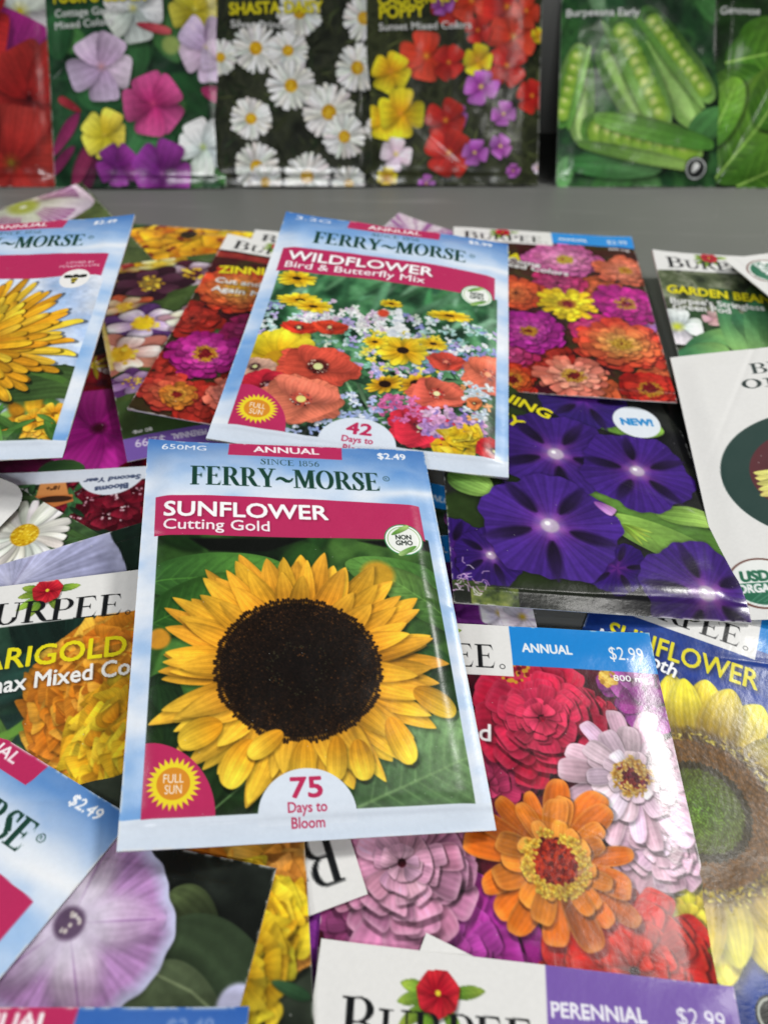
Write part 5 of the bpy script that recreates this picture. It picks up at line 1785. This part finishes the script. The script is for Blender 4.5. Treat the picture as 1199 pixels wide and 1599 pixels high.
Lk.new(n3.outputs[0], th.inputs[0])
ml = N.new('ShaderNodeMath'); ml.operation = 'MULTIPLY'; Lk.new(dm.outputs[0], ml.inputs[0]); Lk.new(th.outputs[0], ml.inputs[1])
# long faint rub marks
mp = N.new('ShaderNodeMapping'); mp.inputs['Scale'].default_value = (14, 160, 1); mp.inputs['Rotation'].default_value = (0, 0, .35)
Lk.new(tc.outputs['Object'], mp.inputs['Vector'])
n4 = N.new('ShaderNodeTexNoise'); n4.inputs['Scale'].default_value = 1; n4.inputs['Detail'].default_value = 3
Lk.new(mp.outputs[0], n4.inputs['Vector'])
m4 = N.new('ShaderNodeMapRange'); m4.inputs[1].default_value = .60; m4.inputs[2].default_value = .78; m4.inputs[4].default_value = .28
Lk.new(n4.outputs[0], m4.inputs[0])
ad = N.new('ShaderNodeMath'); ad.operation = 'MAXIMUM'; Lk.new(ml.outputs[0], ad.inputs[0]); Lk.new(m4.outputs[0], ad.inputs[1])
mx = N.new('ShaderNodeMix'); mx.data_type = 'RGBA'; mx.inputs[7].default_value = (.36, .36, .34, 1)
Lk.new(ad.outputs[0], mx.inputs[0]); Lk.new(ramp.outputs[0], mx.inputs[6]); Lk.new(mx.outputs[2], b.inputs['Base Color'])
r = N.new('ShaderNodeMapRange'); r.inputs[3].default_value = .42; r.inputs[4].default_value = .60
Lk.new(n1.outputs[0], r.inputs[0]); Lk.new(r.outputs[0], b.inputs['Roughness'])
bp = N.new('ShaderNodeBump'); bp.inputs['Strength'].default_value = .25; bp.inputs['Distance'].default_value = .0001
Lk.new(n2.outputs[0], bp.inputs['Height']); Lk.new(bp.outputs[0], b.inputs['Normal'])
b.inputs['Specular IOR Level'].default_value = .35
MAT['table'] = m


def slab(name, x0, x1, y0, y1, z0, z1, mat):
    V = [(x, y, z) for z in (z0, z1) for y in (y0, y1) for x in (x0, x1)]
    F = [(0, 2, 3, 1), (4, 5, 7, 6), (0, 1, 5, 4), (2, 6, 7, 3), (0, 4, 6, 2), (1, 3, 7, 5)]
    return make_mesh(name, np.array(V) * S, np.array(F), mat, smooth=False)


struct(slab('table_top', -60, 60, -30, 43.0, -2.5, 0, MAT['table']), 'table')
bk = slab('wall', -60, 60, 43.1, 44.6, -2.5, 12, MAT['table'])
struct(bk, 'wall')

# ------------------------------------------------------------------ the packets
STAND = 'seed packets standing in a row along the back'


def back_bend(s, k=.35):
    return lambda U, V: k * .3 * np.cos((U - .5) * pi) - .05 + .06 * np.sin(V * 5 + s)


packet('b1', art_petunia, 'upright packet of red, white and magenta petunias, leftmost in the back row', 200, puff=.12, seed=1, group=STAND, bend=back_bend(1), wrinkle=.05)
packet('b2', art_four, "upright packet of pink, lilac, yellow and white four o'clock flowers on dark green leaves", 240, puff=.12, seed=2, group=STAND, bend=back_bend(2), wrinkle=.05)
packet('b3', art_daisy, 'upright packet covered in many small white daisies with yellow centres', 240, puff=.12, seed=3, group=STAND, bend=back_bend(3), wrinkle=.05)
packet('b4', art_poppy, 'upright packet of red, yellow and violet poppies, left of the gap in the back row', 240, puff=.12, seed=4, group=STAND, bend=lambda U, V: .10 - .5 * np.clip(U - .8, 0, 1) ** 2 * 6, wrinkle=.06)
packet('b5', art_pea, 'upright packet showing green pea pods, one split open with a row of peas', 240, puff=.12, seed=5, group=STAND, bend=back_bend(5), wrinkle=.06)
packet('b6', art_basil, 'upright packet of bright green basil leaves, rightmost in the back row', 200, puff=.12, seed=6, group=STAND, bend=back_bend(6), wrinkle=.05)

packet('DK', art_dark_under, 'almost black packet added to darken the gap between the violet morning glory and blue sunflower packets', 160, puff=.03, seed=7)  # added packet, printed near black so that the gap reads dark
packet('AA', art_stripe_petunia_far, 'violet and white striped corner peeking out above the top edge of the wildflower packet', 140, puff=.03, seed=8)
packet('Z', art_stripe_petunia, 'white and purple veined petunia packet at the far left of the table', 200, puff=.04, seed=9)
packet('U', art_yellow, 'packet of orange-yellow flowers with red spots behind the columbine packet', 200, puff=.02, seed=10)
packet('UU', art_hidden_header, 'packet with only its white header showing between the zinnia packet and the wildflower packet', 160, puff=.02, seed=11)
packet('V', art_petunia_mix, 'dark packet of magenta and red petunias, under the upside-down columbine packet', 220, puff=.03, seed=12)
packet('R1', art_wild_small, 'sliver of a blue-banded packet of tiny mixed flowers, right of the sunflower packet', 180, puff=.03, seed=13)
packet('R2', art_violet_under, 'packet of purple and white small flowers lying under the big zinnia packet', 200, puff=.04, seed=14)
packet('P', art_blue_sunflower, 'deep blue packet with a yellow sunflower that has a green centre, at the right edge', 380, puff=.06, seed=15)
packet('W', art_dianthus, 'upside-down packet of dark red dianthus with a terracotta pot symbol', 260, 'coated', puff=.05, seed=16)
packet('X', art_daisy_side, 'sideways packet with one white daisy on green grass at the left edge', 260, puff=.04, seed=17)
packet('LG', art_pale_glory, 'dark green packet with one pale lavender flower, directly above the marigold packet header', 240, puff=.05, seed=18)
packet('Y', art_white_back, 'blank white packet with a rounded corner poking in at the left edge', 320, 'plain', puff=.05, seed=19, rnd=[(.90, .10, .10)])
packet('T', art_columbine, 'upside-down packet of mixed columbines with a purple band', 260, puff=.04, seed=20)
packet('S', art_zinnia_again, 'tilted zinnia packet with coral and magenta blooms, left of the wildflower packet', 280, puff=.06, seed=21)
packet('M', art_bean, 'garden bean packet with green pods, curling up at its top left corner', 240, puff=.04, seed=22, bend=lambda U, V: .10 * np.clip(1 - V * 2, 0, 1) * (2 * U - 1) ** 2 - .05)
packet('O', art_organic_corner, 'white packet with a green round seal lying across the garden bean packet', 180, 'plain', puff=.03, seed=23)
packet('N', art_organic, 'white packet with a large dark green disc at the right edge', 260, 'plain', puff=.06, seed=24)
packet('G', art_marigold, 'marigold packet with yellow and orange ruffled blooms, left of the large sunflower packet', 360, puff=.05, seed=25, wrinkle=.015)
packet('K', art_morning_glory, 'glossy packet of deep violet morning glories with a round white badge', 400, puff=.09, seed=26, wrinkle=.025,
       bend=lambda U, V: -.14 * np.clip((V - .93) / .07, 0, 1) ** 2 * (.4 + .6 * U))
packet('L', art_zinnia_cut, 'packet of mixed pink, yellow, magenta and coral zinnias, right of the wildflower packet', 300, puff=.05, seed=27)
packet('C', art_zinnia_big, 'large packet of crimson, pink and orange zinnias with a blue band, lower right', 460, puff=.055, seed=28, wrinkle=.02)
packet('J', art_inverted, 'upside-down packet whose white corner sticks out below the large sunflower packet', 200, puff=.05, seed=29)
packet('I', art_marigold_low, 'packet of orange and yellow marigolds under the lilac morning glory packet', 300, puff=.05, seed=30)
packet('H', art_lilac_glory, 'dark packet with one big lilac trumpet flower with a white throat, lower left', 380, puff=.08, seed=31, wrinkle=.03)
packet('E', art_tilted, 'steeply tilted sky blue packet with a crimson band at the lower left edge', 300, 'coated', puff=.06, seed=32)
packet('RR', art_under_corner, 'white packet corner peeking out from under the purple-banded packet', 120, 'plain', puff=.03, seed=33)
packet('D', art_perennial, 'packet with a white header, red flower emblem and purple band at the bottom edge', 360, puff=.05, seed=34, wrinkle=.02)
packet('Q1', art_front_edge, 'blue and crimson packet edge at the bottom left corner', 220, 'coated', puff=.05, seed=35)
packet('F', art_golden, 'sky blue packet with shaggy golden sunflower petals and a bee badge, upper left', 320, 'coated', puff=.16, seed=36, wrinkle=.05)
packet('B', art_wildflower, 'sky blue wildflower packet with red poppies and yellow daisies, behind the large sunflower packet', 400, 'coated', puff=.17, seed=37, wrinkle=.05,
       bend=lambda U, V: .0 - .12 * np.clip((U - .75) / .25, 0, 1) * np.clip(1 - V * 2, 0, 1))
packet('A', art_cutting_gold, 'large sky blue sunflower packet with one dark-centred golden bloom, lying on top in the middle', 520, 'coated', puff=.18, seed=38, wrinkle=.035)
